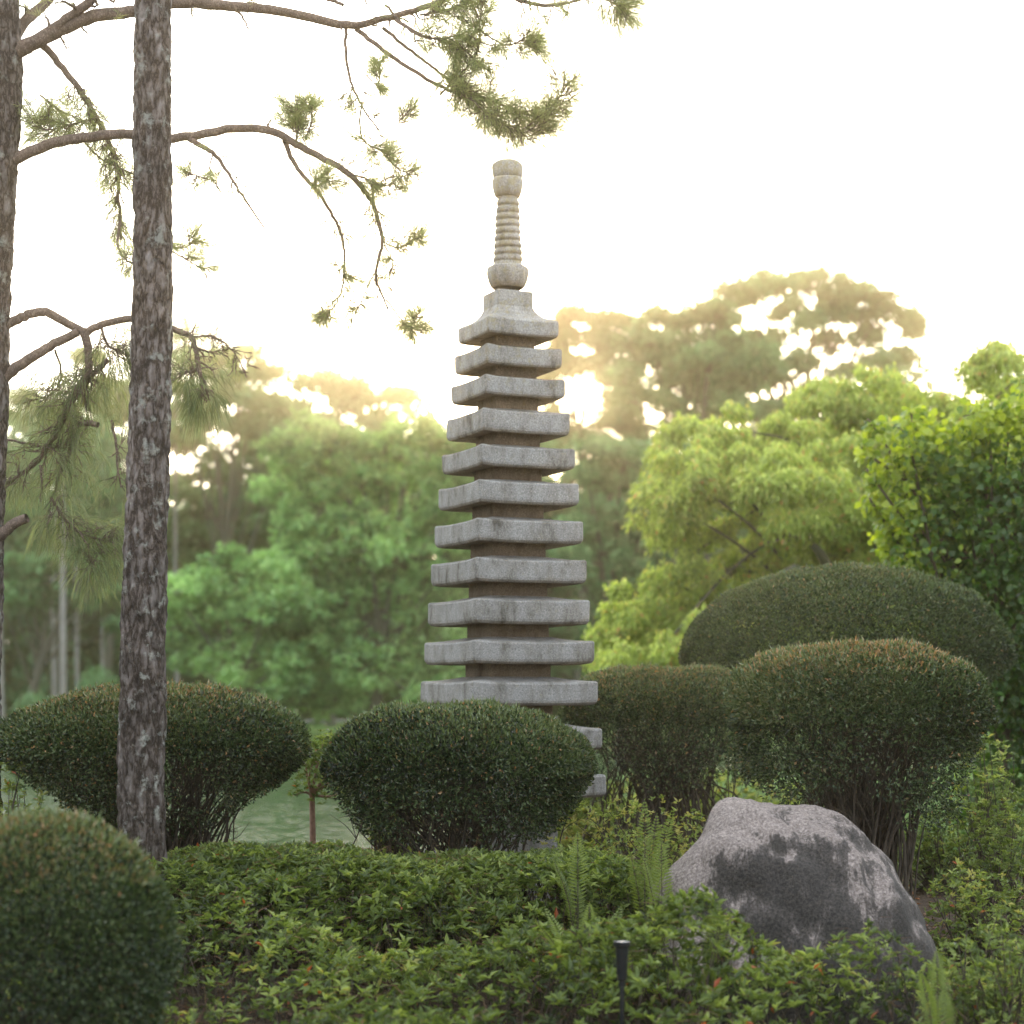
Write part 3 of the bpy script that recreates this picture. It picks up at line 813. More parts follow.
# ------------------------------------------------------------------ near pine (trunk) and left pine
def trunk_mesh(name, pts, radii, mat, parent, k=72, m=700, amp=.019, seed=0.0, seg=None):
    path = spline([(*p, r) for p, r in zip(pts, radii)], m)
    P, Rr = path[:, :3], path[:, 3]
    ang = np.linspace(0, 2 * math.pi, k, endpoint=False)
    V = np.empty((m, k, 3))
    for i_ in range(m):
        for j_ in range(k):
            a = ang[j_]
            v = Vector((math.cos(a) * Rr[i_] * 18 + seed, math.sin(a) * Rr[i_] * 18, P[i_, 2] * 5.5 + seed))
            w = mn.noise_vector(v * 1.1) * .45
            d, _ = mn.voronoi(v + w)
            e = min((d[1] - d[0]) * 2.2, 1.0)
            e2 = mn.noise(v * 3.1)
            rr = Rr[i_] * (1 + .03 * mn.noise(Vector((P[i_, 2] * 1.3, a * .5, seed)))) + amp * (e ** .5 - .6) + amp * .45 * e2
            V[i_, j_] = (P[i_, 0] + rr * math.cos(a), P[i_, 1] + rr * math.sin(a), P[i_, 2])
    i = np.arange(m - 1)[:, None] * k; j = np.arange(k)[None]
    q = np.stack([i + j, i + (j + 1) % k, i + k + (j + 1) % k, i + k + j], -1).reshape(-1, 4)
    return npmesh(name, V.reshape(-1, 3), [q], mat, parent, smooth=True)

YN = 11.75
def rpx(w, Y): return w / 2 / F * Y
npine = empty('pine_tree', 'nearer pine, thick scaly grey-brown trunk crossing the whole picture', 'tree', (W(141, 0, YN)[0], YN, gz(W(141, 0, YN)[0], YN)))
g_ = gz(-2.2, YN)
pl = [(142, 1010, 60), (142, 855, 47), (141, 780, 45.5), (143, 700, 45), (143, 640, 44), (145, 560, 42), (148, 470, 41), (152, 330, 39), (153, 230, 37), (152, 100, 36.5), (153, 0, 35.5), (154, -150, 34), (160, -420, 30), (168, -800, 23), (176, -1200, 12)]
tp = [W(a, b_, YN) for a, b_, _ in pl]
tp[0][2] = g_ - .1
tr = trunk_mesh('trunk', tp, [rpx(w, YN) for *_, w in pl], M['pinebark'], npine, 84, 1150, seed=3.0)

class Needles:
    def __init__(s): s.P, s.D, s.L, s.t = [], [], [], []
    def tuft(s, p, axis, n, L, spread=1.0, droop=0.0, tone=.5):
        ax = np.asarray(axis, float)
        d = unit(unit(ax[None])[0] * 1.0 + rdir(n) * spread + np.array([0, 0, -droop]))
        s.P.append(np.repeat(np.asarray(p)[None], n, 0) + rdir(n) * L * .08)
        s.D.append(d); s.L.append(L * rng.uniform(.6, 1.15, n)); s.t.append(np.clip(tone + rng.normal(size=n) * .2, 0, 1))
    def build(s, name, mat, parent, w=.0035, bend=0.0):
        P = np.concatenate(s.P); D = np.concatenate(s.D); L_ = np.concatenate(s.L)[:, None]; t = np.concatenate(s.t)
        n = len(P); S = unit(np.cross(D, rdir(n)))
        V = np.empty((n, 4, 3))
        mid = P + D * L_ * .5
        tip = P + D * L_ + np.array([0, 0, -1]) * L_ * bend
        V[:, 0] = P; V[:, 1] = mid + S * w / 2; V[:, 2] = tip; V[:, 3] = mid - S * w / 2
        return npmesh(name, V.reshape(-1, 3), [np.arange(n * 4).reshape(n, 4)], mat, parent, np.repeat(t, 4))

# crown of the nearer pine, above the frame
def crown_branches(root, trunkpath, zs, reach, nd, T, seed=0):
    for z, a, ln in zs:
        p0 = trunkpath(z)
        e = p0 + np.array([math.cos(a) * ln, math.sin(a) * ln, ln * .18])
        pts = spline([p0, (p0 + e) / 2 + np.array([0, 0, .12 * ln]), e], 12)
        T.add(pts, np.linspace(.045, .01, 12), 6)
        for k_ in range(4, 12):
            for _ in range(2):
                q = pts[k_] + rng.normal(size=3) * .28
                T.add([pts[k_], (pts[k_] + q) / 2 + rng.normal(size=3) * .03, q], [.01, .007, .004], 4)
                nd.tuft(q, q - pts[k_], 60, .2, .9)
T = Tubes(); ndl = Needles()
def tpath(z):
    zs_ = np.array([p[2] for p in tp]); xs_ = np.array([p[0] for p in tp])
    return np.array([np.interp(z, zs_, xs_), YN, z])
crown_branches(npine, tpath, [(7.4 + .42 * k_, 2.4 * k_ + rng.uniform(0, 1), 1.9 - .08 * k_) for k_ in range(13)], 0, ndl, T)
T.build('branch', M['branchbark'], npine)
ndl.build('needles', M['needle'], npine)

YL = 13.0
lpine = empty('pine_tree', 'farther pine at the left frame edge with long bare drooping branches reaching over the pagoda', 'tree', (W(-20, 0, YL)[0], YL, gz(-3.6, YL)))
pl2 = [(-26, 1000, 60), (-22, 850, 46), (-20, 700, 40), (-17, 600, 38), (-14, 500, 36), (-10, 400, 36), (-8, 300, 35), (-1, 170, 35), (3, 80, 37), (2, 20, 34), (-2, -80, 26), (-10, -300, 22), (-20, -600, 12)]
tp2 = [W(a, b_, YL) for a, b_, _ in pl2]; tp2[0][2] = gz(-3.6, YL) - .1
trunk_mesh('trunk', tp2, [rpx(w, YL) for *_, w in pl2], M['pinebark'], lpine, 60, 800, seed=9.0)

nd = Needles(); ndlong = Needles()
def branch(pts, r0, r1, dY=(0, 0), twigs=0, tw_len=.16, tuft=0, rough=.006, long_=False, name='branch', tw_from=.3, down=.0, L=.105, n=15):
    """pts in picture pixels around depth YL, dY = depth offset from start to end"""
    sp = spline(pts, max(8, len(pts) * 5))
    m = len(sp)
    P = np.array([W(a, b_, YL + dY[0] + (dY[1] - dY[0]) * k_ / (m - 1)) for k_, (a, b_) in enumerate(sp)])
    P[1:-1] += rng.normal(size=(m - 2, 3)) * rough * .45
    T = Tubes()
    T.add(P, np.linspace(r0, r1, m) * YL / F * 1.0, 8)
    for _ in range(int(twigs * 2.3)):
        i0 = int(rng.uniform(tw_from, 1) * (m - 1))
        dr = unit((P[min(i0 + 1, m - 1)] - P[i0 - 1])[None])[0]
        v = unit((dr * .7 + rdir(1)[0] * .9 + np.array([0, 0, -down]))[None])[0] * tw_len * rng.uniform(.4, 1.3)
        q = P[i0] + v
        mid = (P[i0] + q) / 2 + rng.normal(size=3) * tw_len * .13
        tw = spline([P[i0], mid, q], 6)
        T.add(tw, np.linspace(max(r1, .8) * .55, .35, 6) * YL / F, 4)
        k2 = rng.integers(1, 4)
        ends = [q]
        for _2 in range(k2):
            j0 = rng.integers(2, 5)
            q2 = tw[j0] + (v * .5 + rdir(1)[0] * tw_len * .4)
            T.add(spline([tw[j0], (tw[j0] + q2) / 2 + rng.normal(size=3) * .01, q2], 5), np.linspace(.5, .3, 5) * YL / F, 4)
            ends.append(q2)
        for e in ends:
            if rng.random() < tuft:
                if long_:
                    ndlong.tuft(e, v, 8, .22, .75, .55, .6)
                else:
                    nd.tuft(e, v, n, L, .8, 0, .55)
                    for f_ in (.35, .7):
                        nd.tuft(P[i0] + (e - P[i0]) * f_, v, n // 3, L * .8, .7, 0, .4)
    T.build(name, M['branchbark'], lpine)
    return P

branch([(2, 62), (20, 50), (35, 42), (66, 27), (100, 15), (133, 12), (173, 3), (233, 6), (283, 12), (339, 24), (360, 25), (385, 18), (430, 6), (470, -12)], 8.5, 2.2, (0, -.3), 9, .12, .3, tw_from=.35)
branch([(20, 48), (45, 35), (66, 20), (93, -2), (120, -40)], 6.5, 4, (0, -.2), 6, .2, .6)
branch([(8, 48), (25, 22), (52, -4), (70, -40)], 6.5, 4, (.1, .4), 4, .2, .6)
branch([(0, 30), (5, 10), (3, -20)], 5, 4, (.1, .3), 6, .2, .7)
branch([(36, 38), (48, 50), (60, 65), (78, 88), (98, 120), (110, 145), (117, 170), (119, 205), (121, 240)], 4, 1.4, (0, .3), 30, .17, .75, tw_from=.3, down=.5)
branch([(98, 118), (70, 125), (45, 130), (36, 120)], 1.4, .7, (.1, .1), 18, .15, .9, tw_from=.1)
branch([(85, 143), (100, 158), (128, 172), (160, 185)], 1.2, .6, (.2, .2), 8, .14, .6)
branch([(40, 95), (60, 110), (90, 125)], 1.0, .8, (.2, .2), 10, .14, .9, tw_from=.05)
branch([(121, 215), (118, 245), (130, 262), (150, 262)], 1.6, .7, (.2, .1), 10, .12, .9, tw_from=.4)
branch([(150, 240), (180, 248), (195, 240)], .9, .5, (.1, .1), 9, .10, .9, tw_from=.1)
branch([(170, 250), (190, 262), (205, 270)], .8, .5, (.1, .1), 5, .09, .9, tw_from=.3)
branch([(0, 166), (22, 156), (50, 144), (80, 138), (130, 134), (175, 138), (230, 129), (270, 131), (300, 146), (330, 162), (349, 174), (364, 190), (374, 207), (381, 232), (382, 245), (376, 274), (382, 295), (388, 309)], 6.2, .7, (0, -.3), 14, .13, .55, tw_from=.5)
branch([(272, 131), (268, 126), (271, 120)], 1.3, .9, (-.1, -.1))
branch([(190, 139), (203, 147), (215, 155), (228, 172), (240, 192), (265, 229)], 3, .7, (-.1, -.3), 4, .08, .3, tw_from=.25)
branch([(212, 153), (210, 175), (222, 192)], .8, .4, (-.1, -.1), 4, .07, .6)
branch([(210, 180), (195, 175), (183, 170)], .7, .4, (-.1, -.1), 5, .07, .7)
branch([(284, 140), (290, 155), (300, 172), (316, 190), (328, 207), (340, 230), (344, 250), (344, 272), (341, 292), (334, 308)], 2.6, .6, (-.1, -.1), 10, .10, .6, tw_from=.45)
branch([(295, 148), (298, 125), (297, 98)], 1.3, .6, (-.1, -.1), 16, .09, .9, tw_from=.2)
branch([(306, 140), (312, 120), (308, 105)], 1.0, .5, (-.1, -.1), 9, .08, .9)
branch([(333, 308), (328, 312), (322, 318)], .6, .4, (-.1, -.1), 8, .06, .8)
branch([(378, 262), (362, 300), (352, 312)], .6, .4, (-.2, -.2), 6, .07, .6)
branch([(386, 300), (400, 318), (412, 330), (416, 318)], .8, .5, (-.2, -.2), 12, .06, .95, tw_from=.4)
branch([(382, 240), (396, 248), (410, 244), (421, 236)], .8, .4, (-.2, -.2), 10, .07, .6, tw_from=.3)
branch([(384, 245), (392, 262), (388, 285)], .7, .4, (-.2, -.2), 6, .06, .6)
branch([(346, 27), (346, 52), (350, 80), (358, 98), (366, 113), (380, 132)], 1.7, .7, (-.2, -.3), 6, .10, .6, tw_from=.4)
branch([(362, 105), (360, 128), (366, 143), (380, 150), (400, 170), (420, 176)], .9, .5, (-.3, -.3), 16, .10, .8, tw_from=.3)
branch([(366, 75), (378, 85), (380, 62)], .7, .4, (-.3, -.3), 8, .06, .8)
branch([(392, 130), (403, 118), (412, 108)], .6, .4, (-.3, -.3), 6, .06, .7)
branch([(350, 174), (365, 178), (385, 186), (400, 175)], .9, .5, (-.3, -.3), 12, .10, .6, tw_from=.1)
branch([(318, 200), (316, 180), (330, 178)], .8, .5, (-.2, -.3), 9, .08, .8)
branch([(356, 29), (378, 46), (400, 62), (428, 80), (452, 91), (480, 97), (510, 108), (540, 117), (552, 106), (570, 82)], 2.4, .7, (-.2, -.5), 46, .13, .8, tw_from=.42)
branch([(383, 28), (410, 50), (430, 65), (450, 80), (465, 92), (488, 112), (510, 128)], 1.8, .6, (-.2, -.5), 28, .12, .8, tw_from=.45)
branch([(470, 98), (500, 122), (525, 132), (548, 112)], .9, .5, (-.5, -.5), 24, .12, .85, tw_from=.1)
branch([(385, 5), (405, 25), (430, 38), (455, 36), (475, 25), (488, 5)], 1.3, .7, (-.3, -.5), 12, .12, .7, tw_from=.2)
branch([(395, 20), (420, 35), (450, 42), (470, 55), (490, 72)], 1.3, .6, (-.4, -.5), 22, .12, .8, tw_from=.3)
branch([(440, 95), (460, 75), (475, 55), (480, 25), (470, 0)], 1.2, .7, (-.4, -.5), 14, .12, .7, tw_from=.1)
branch([(420, 15), (445, 10), (470, 2)], 1.1, .6, (-.4, -.5), 18, .13, .9, tw_from=.1)
branch([(480, 30), (505, 45), (525, 40), (535, 48)], .9, .5, (-.5, -.5), 16, .09, .9, tw_from=.2)
branch([(505, -8), (520, 1), (545, 5), (570, 2), (592, -6)], 2.2, 1.2, (-.5, -.6), 8, .10, .8, tw_from=.2)
branch([(570, 2), (595, -2), (612, 2), (625, 8)], 1.2, .7, (-.6, -.6), 16, .11, .95, tw_from=.4, L=.13)
branch([(300, -8), (325, -2), (343, 5)], 2.4, 1.6, (-.2, -.3))
branch([(228, 4), (240, 14), (250, 31)], 1.6, .6, (-.1, -.1))
branch([(363, -6), (368, 8)], 1.2, .5, (-.2, -.2))
# lower boughs with long hanging needles
branch([(-2, 328), (12, 322), (30, 314), (46, 312), (65, 322), (84, 331), (100, 325), (130, 319), (155, 322), (175, 330), (190, 336), (196, 350), (199, 370), (204, 384)], 5.2, 2, (0, .2), 6, .12, .4, tw_from=.55, long_=True)
branch([(193, 337), (210, 336), (228, 346), (240, 362), (247, 378)], 1.2, .4, (.2, .3), 10, .12, .15, tw_from=.1)
branch([(197, 348), (215, 352), (228, 342)], 1.2, .5, (.2, .3), 6, .08, .2)
branch([(200, 368), (190, 372), (178, 374)], 2, 1.0, (.2, .3), 10, .10, .8, long_=True, tw_from=.1)
branch([(204, 380), (206, 392), (200, 398)], 1.2, .8, (.2, .3), 9, .08, .9, long_=True, tw_from=.1)
branch([(-5, 386), (8, 374), (25, 362), (50, 346), (78, 332)], 6.5, 4.2, (0, 0))
branch([(84, 330), (88, 350), (87, 372), (75, 395), (66, 412), (55, 435), (38, 460), (20, 475), (3, 488)], 4.6, 1.6, (0, .3), 22, .16, .5, long_=True, tw_from=.2)
branch([(108, 360), (95, 372), (84, 385), (72, 402)], 3, 2, (.1, .2), 12, .14, .7, long_=True, tw_from=.1)
branch([(98, 425), (85, 423), (74, 428), (72, 445), (66, 462), (58, 478), (57, 492)], 3, 1.2, (.1, .3), 16, .14, .5, long_=True, tw_from=.1)
branch([(5, 440), (28, 444), (55, 448), (78, 440)], 1.3, .6, (.1, .2), 9, .12, .5, long_=True)
branch([(50, 497), (62, 515), (80, 532), (100, 540), (118, 538)], 1.5, .7, (.2, .3), 22, .12, .85, long_=True, tw_from=.1)
branch([(80, 532), (88, 548), (92, 565), (86, 552)], 1.0, .5, (.2, .3), 10, .10, .85, long_=True)
branch([(112, 420), (116, 445), (118, 470), (121, 488)], 1.6, .7, (.1, .2), 6, .12, .5, long_=True)
branch([(55, 350), (62, 375), (50, 395), (35, 400)], 1.3, .6, (.1, .4), 12, .14, .7, long_=True)
branch([(100, 325), (108, 345), (120, 352)], 1.6, .8, (0, .2), 14, .14, .85, long_=True, tw_from=.2)
branch([(40, 465), (42, 485), (40, 502)], 1.4, .8, (.2, .2))
branch([(-10, 545), (2, 534), (14, 524), (27, 518)], 6.5, 4.6, (0, -.1), name='branch_stub')
for (a, b_, nn) in [(60, 385, 4), (100, 395, 4), (75, 505, 4), (85, 480, 3), (60, 540, 3), (100, 345, 2), (195, 395, 2), (55, 420, 3), (115, 400, 2)]:
    for _ in range(nn):
        e = W(a + rng.normal() * 14, b_ - 16 + rng.normal() * 10, YL + .2 + rng.normal() * .15)
        ndlong.tuft(e, (rng.normal() * .3, rng.normal() * .3, -.2), 18, .24, .75, .5, .8)
nd.build('needles', M['needle'], lpine, .0030)
M['softneedle'] = leaf_mat('long_pine_needle', [(0, (.06, .085, .045)), (1, (.24, .27, .15))], .45, (1.2, 1.15, .7), .5)
ndlong.build('long_needles', M['softneedle'], lpine, .005, bend=.35)
# upper crown out of frame
T = Tubes(); n3 = Needles()
def tpath2(z): 
    zs_ = np.array([p[2] for p in tp2]); xs_ = np.array([p[0] for p in tp2])
    return np.array([np.interp(z, zs_, xs_), YL, z])
crown_branches(lpine, tpath2, [(7.6 + .4 * k_, 2.4 * k_ + 1, 2.0 - .1 * k_) for k_ in range(9)], 0, n3, T)
T.build('branch', M['branchbark'], lpine); n3.build('needles', M['needle'], lpine)

# ------------------------------------------------------------------ background trees
def tree(name, label, base_px, Y, clumps, mat, leaf, dens, trunk_r=.25, group=None, seed=1, flat=.75, bark='farbark', lean=0, dark=.0, needle=False, gap=.0, full=False):
    """clumps: (px, py, r_px[, dY]) in picture pixels at depth Y"""
    bx = W(base_px, 0, Y)[0]; g_ = gz(bx, Y)
    root = empty(name, label, 'tree', (bx, Y, g_), group)
    Ps, Ns, ts = [], [], []
    cs = []
    for c_ in clumps:
        px, py, r = c_[:3]; dY = c_[3] if len(c_) > 3 else rng.normal() * r / F * Y * .5
        c = W(px, py, Y) + np.array([0, dY, 0]); rr = r / F * Y
        cs.append((c, rr))
        # each clump breaks into smaller sprays
        ns = 15
        dd = rdir(ns); dd[:, 2] = np.where(dd[:, 2] < (-2 if full else -.35), -dd[:, 2], dd[:, 2])
        sub = c + dd * rr * rng.uniform(.45, .85, ns)[:, None] * np.array([1, 1, flat])
        sr = rr * rng.uniform(.26, .5, ns)
        for s_, q_ in zip(sub, sr):
            n = int(dens * (q_ / leaf) ** 2 * 3.2) + 6
            d = rdir(n)
            d[:, 2] = np.where(d[:, 2] < -.2, np.abs(d[:, 2]), d[:, 2])
            P = s_ + d * (q_ * rng.uniform(.55, 1.08, n)[:, None]) * np.array([1, 1, flat * .85])
            if gap > 0:
                kp = gnoise(P, 1.8, seed) > -1 + gap
                P, d = P[kp], d[kp]
            Ps.append(P); Ns.append(d)
            ts.append(np.clip(.42 + .3 * d[:, 2] + rng.normal(size=len(P)) * .16 - dark + rng.normal() * .08, 0, 1))
    P = np.concatenate(Ps); Nn = np.concatenate(Ns); t = np.clip(np.concatenate(ts) + .30 * gnoise(P, 1.4, seed + 2), 0, 1)
    ax = np.array(SUN); rel = P - np.array([0, 0, CZ]); off = np.linalg.norm(rel - (rel @ ax)[:, None] * ax, axis=1)
    kp = (off > 1.15 + .2 * gnoise(P, 3.5, 5)) & (rng.random(len(P)) < .5 + .5 * sstep(1.1, 2.2, off))        # the opening in the crowns the low sun shines through
    P, Nn, t = P[kp], Nn[kp], t[kp]; n = len(P)
    D = unit(Nn * .4 + rdir(n) + np.array([0, 0, -.25]))
    Ls = leaf * rng.uniform(.6, 1.3, n)
    leaves('crown', P, D, unit(Nn + rdir(n) * .7), Ls, Ls * (.16 if needle else .6), t, mat, root)
    T = Tubes()
    base = np.array([bx, Y, g_ - .2])
    topc = max(cs, key=lambda q: q[0][2])[0]
    cen = np.mean([q[0] for q in cs], 0)
    fork = base + (np.array([cen[0], Y + (cen[1] - Y) * .5, cen[2]]) - base) * .62
    tr_ = spline([base, base + (fork - base) * .5 + np.array([trunk_r * lean, 0, 0]), fork, topc * .8 + fork * .2], 14)
    T.add(tr_, np.linspace(trunk_r, trunk_r * .25, 14), 10)
    T.build('trunk', M[bark], root)
    T = Tubes()
    for c, rr in cs:
        i0 = rng.integers(4, 12); s_ = tr_[i0]
        if s_[2] > c[2]: s_ = tr_[max(2, i0 - 4)]
        T.add(spline([s_, (s_ + c) / 2 + rng.normal(size=3) * rr * .15 + np.array([0, 0, rr * .1]), c], 8), np.linspace(trunk_r * .25, trunk_r * .07, 8), 6)
        for _ in range(3):
            e = c + rdir(1)[0] * rr * .8
            T.add([c, (c + e) / 2 + rng.normal(size=3) * rr * .05, e], [trunk_r * .12, trunk_r * .08, trunk_r * .03], 4)
    T.build('limb', M[bark], root)
    return root

def cloud(poly, n, rmin, rmax, seed):
    """random clump centres inside a picture-space polygon"""
    r = np.random.default_rng(seed)
    poly = np.array(poly, float); out = []
    x0, y0 = poly.min(0); x1, y1 = poly.max(0)
    while len(out) < n:
        x, y = r.uniform(x0, x1), r.uniform(y0, y1)
        ins = False; j = len(poly) - 1
        for i in range(len(poly)):
            (xi, yi), (xj, yj) = poly[i], poly[j]
            if (yi > y) != (yj > y) and x < (xj - xi) * (y - yi) / (yj - yi) + xi: ins = not ins
            j = i
        if not ins: continue
        rr = r.uniform(rmin, rmax)
        if any((x - a) ** 2 + (y - b_) ** 2 < (.45 * (rr + c_)) ** 2 for a, b_, c_ in out) and r.random() < .85: continue
        out.append((x, y, rr))
    return out

GB = 'trees beyond the pond'
# fresh green round trees across the water
tree('broadleaf_tree', 'large fresh green round-crowned tree across the pond, left of the pagoda', 375, 71.5,
     cloud([(262, 470), (300, 440), (360, 425), (420, 418), (470, 440), (480, 600), (470, 715), (300, 715), (262, 690), (300, 640), (255, 600), (285, 540)], 120, 18, 32, 3), M['treeA'], .26, 4.0, .35, GB, 5, flat=.95, full=True)
tree('broadleaf_tree', 'layered yellow-green tree at the water edge, lower than its rounder neighbour', 225, 70,
     cloud([(178, 600), (195, 565), (240, 555), (290, 570), (320, 620), (300, 700), (190, 680), (172, 640)], 44, 15, 26, 8), M['treeA'], .24, 4.0, .25, GB, 6, flat=.9, full=True)
tree('broadleaf_tree', 'hazy green tree directly behind the middle of the pagoda', 520, 76,
     cloud([(440, 450), (480, 425), (530, 440), (560, 470), (600, 520), (610, 700), (440, 700)], 55, 20, 36, 13), M['treeB'], .28, 4.0, .35, GB, 7)
# dark pines behind on the left
pines = [(55, 95, [(0, 395), (40, 365), (95, 352), (125, 400), (120, 520), (60, 560), (0, 540)], 26, 'tall pine far left behind the bare branches, crown cut by the trunk'),
         (102, 92, [(100, 410), (130, 380), (165, 395), (170, 520), (100, 560)], 16, 'slim dark pine behind the near trunk, far across the lawn'),
         (212, 90, [(168, 370), (215, 358), (262, 362), (300, 390), (300, 450), (215, 470), (165, 460)], 22, 'flat-topped hazy pine right of the near trunk with sky gaps below'),
         (330, 88, [(290, 375), (340, 368), (380, 378), (372, 405), (430, 412), (425, 450), (330, 450), (280, 470)], 20, 'brownish hazy pine crown above the round fresh green tree'),
         (225, 98, [(165, 420), (215, 400), (300, 410), (310, 520), (290, 600), (165, 600)], 34, 'dense far dark crown filling the gap right of the near trunk'),
         (60, 104, [(0, 440), (60, 420), (125, 430), (125, 560), (0, 600)], 30, 'faint hazy pine crown showing through the hanging needles'),
         (20, 84, [(0, 560), (60, 545), (120, 560), (125, 640), (60, 600), (0, 620)], 16, 'lower dark pine at the left frame edge across the water')]
for k_, (bp_, Yp, poly, nn, lab) in enumerate(pines):
    tree('pine_tree', lab, bp_, Yp, cloud(poly, nn, 15, 27, 20 + k_), M['treeB'], .42, 3.4, .26, GB, 30 + k_, flat=.6, gap=.28, needle=False)
# bare trunks standing in shade on the far left
for k_, (px, w, top, Yp, lab) in enumerate([(64, 7, 520, 80, 'straight pale distant trunk, thickest of those behind the mushroom bush'), (56, 6, 530, 88, 'dark distant trunk just left of the pale one'), (78, 5, 520, 90, 'thin distant trunk right of the pale one'),
                                      (104, 4, 560, 86, 'slightly leaning thin distant trunk beside the near pine'), (2, 7, 540, 82, 'distant trunk at the very left frame edge'), (178, 5, 420, 92, 'slender distant trunk right of the near pine')]):
    b0 = W(px, 0, Yp); b0[2] = gz(b0[0], Yp)
    root = empty('pine_tree', lab, 'tree', tuple(b0), 'distant bare pine trunks')
    T = Tubes(); tpz = W(px + (-5 if k_ == 3 else rng.normal() * 2), top - 70, Yp)
    T.add(spline([b0 - np.array([0, 0, .2]), (b0 + tpz) / 2 + np.array([rng.normal() * .08, 0, 0]), tpz], 10), np.linspace(w / 2, w / 3.2, 10) * Yp / F, 9)
    T.build('trunk', M['palebark'], root)
    P = tpz + rng.normal(size=(900, 3)) * np.array([1.1, 1.0, .9])
    leaves('crown', P, rdir(900), rdir(900), .4, .2, np.clip(rng.normal(size=900) * .2 + .35, 0, 1), M['treeB'], root)
# right-hand hazy trees
tree('tall_tree', 'tall hazy tree with an open airy top, highest on the skyline at right', 800, 86,
     cloud([(690, 330), (720, 300), (770, 275), (830, 278), (880, 300), (925, 335), (915, 380), (850, 420), (720, 430), (660, 400)], 50, 14, 26, 41) + [(760, 287, 13), (800, 281, 11), (842, 286, 13), (882, 306, 15), (912, 335, 15), (738, 302, 12), (822, 276, 8)], M['treeB'], .34, 4.6, .4, GB, 41, gap=.08)
tree('tall_tree', 'rounded blue-green tree between the sun and the tall airy tree', 690, 80,
     cloud([(610, 345), (650, 325), (700, 315), (740, 318), (770, 360), (760, 420), (640, 430), (625, 400)], 26, 18, 32, 43), M['treeB'], .34, 4.2, .35, GB, 43, gap=.05)
tree('tall_tree', 'thin-crowned tree beside the sun glow, just right of the pagoda top', 575, 90,
     cloud([(545, 325), (575, 312), (600, 318), (645, 312), (655, 380), (640, 450), (545, 450)], 60, 11, 19, 45) + [(580 + 44 * math.cos(a_ * .63), 403 + 42 * math.sin(a_ * .63), 15) for a_ in range(10)] + [(580 + 30 * math.cos(a_ * .9), 403 + 30 * math.sin(a_ * .9), 9) for a_ in range(7)], M['treeB'], .30, 5.5, .2, GB, 45, gap=.05)
tree('broadleaf_tree', 'deep green tree below the sun, between pagoda and weeping tree', 620, 66,
     cloud([(585, 450), (640, 440), (690, 450), (690, 600), (660, 700), (590, 700), (575, 560)], 55, 18, 30, 47), M['treeB'], .26, 4.2, .3, GB, 47)
tree('broadleaf_tree', 'green tree behind the right half of the weeping tree', 880, 62,
     cloud([(700, 500), (800, 470), (920, 410), (1000, 390), (1090, 400), (1100, 640), (700, 640)], 50, 26, 42, 49), M['treeB'], .3, 3.4, .35, GB, 49)
# dark understory bank closing the view under the crowns
n = 60000
X = rng.uniform(-50, 50, n); Yq = rng.uniform(98, 116, n)
Z = rng.random(n) ** .9 * (11.8 + 1.6 * np.sin(X * .35) + 1.1 * np.sin(X * .9 + 1) + 3.5 * np.exp(-((X + 7) / 6) ** 2) + 6 * np.exp(-((X - 17) / 7) ** 2)) + .6
P = np.stack([X, Yq, Z], 1)
wd = leaves('far_wood', P, rdir(n), rdir(n), rng.uniform(.6, 1.2, n), .6, np.clip(.25 + rng.normal(size=n) * .15, 0, 1), M['treeB'])
tag(wd, 'dark hazy mass of far-off woodland closing the view behind the pond', 'woodland', kind='stuff')
# low shrubs on the far bank
for k_, (px, py, w, Yp, lab) in enumerate([(36, 703, 48, 80, 'low round shrub on the far lawn at left'), (98, 680, 50, 78, 'low feathery shrub right of the far pale trunk'), (265, 722, 90, 73, 'low dark shrub under the yellow-green waterside tree'),
                                     (420, 728, 110, 74, 'dark waterside shrub below the round green tree'), ]):
    c = W(px, py, Yp); g_ = gz(c[0], Yp)
    root = empty('waterside_shrub', lab, 'shrub', (c[0], Yp, g_), 'shrubs on the far bank')
    nn = 1500; d = rdir(nn); r_ = w / 2 / F * Yp
    P = d * (rng.random(nn) ** .3)[:, None] * np.array([r_, r_, (c[2] - g_) * .62 + .3]) + np.array([c[0], Yp, g_ + .5 * (c[2] - g_)])
    P[:, 2] = np.maximum(P[:, 2], g_ + .05)
    leaves('foliage', P, rdir(nn), unit(d + rdir(nn) * .5), .22, .13, np.clip(.4 + d[:, 2] * .3 + rng.normal(size=nn) * .15, 0, 1), M['treeB'], root)
    T = Tubes()
    for _ in range(8):
        e = np.array([c[0], Yp, g_ + .4]) + rdir(1)[0] * np.array([r_ * .6, r_ * .6, .3])
        T.add([(c[0], Yp, g_ - .1), ((c[0] + e[0]) / 2, Yp, g_ + .3), e], [.05, .04, .02], 5)
    T.build('stem', M['farbark'], root)

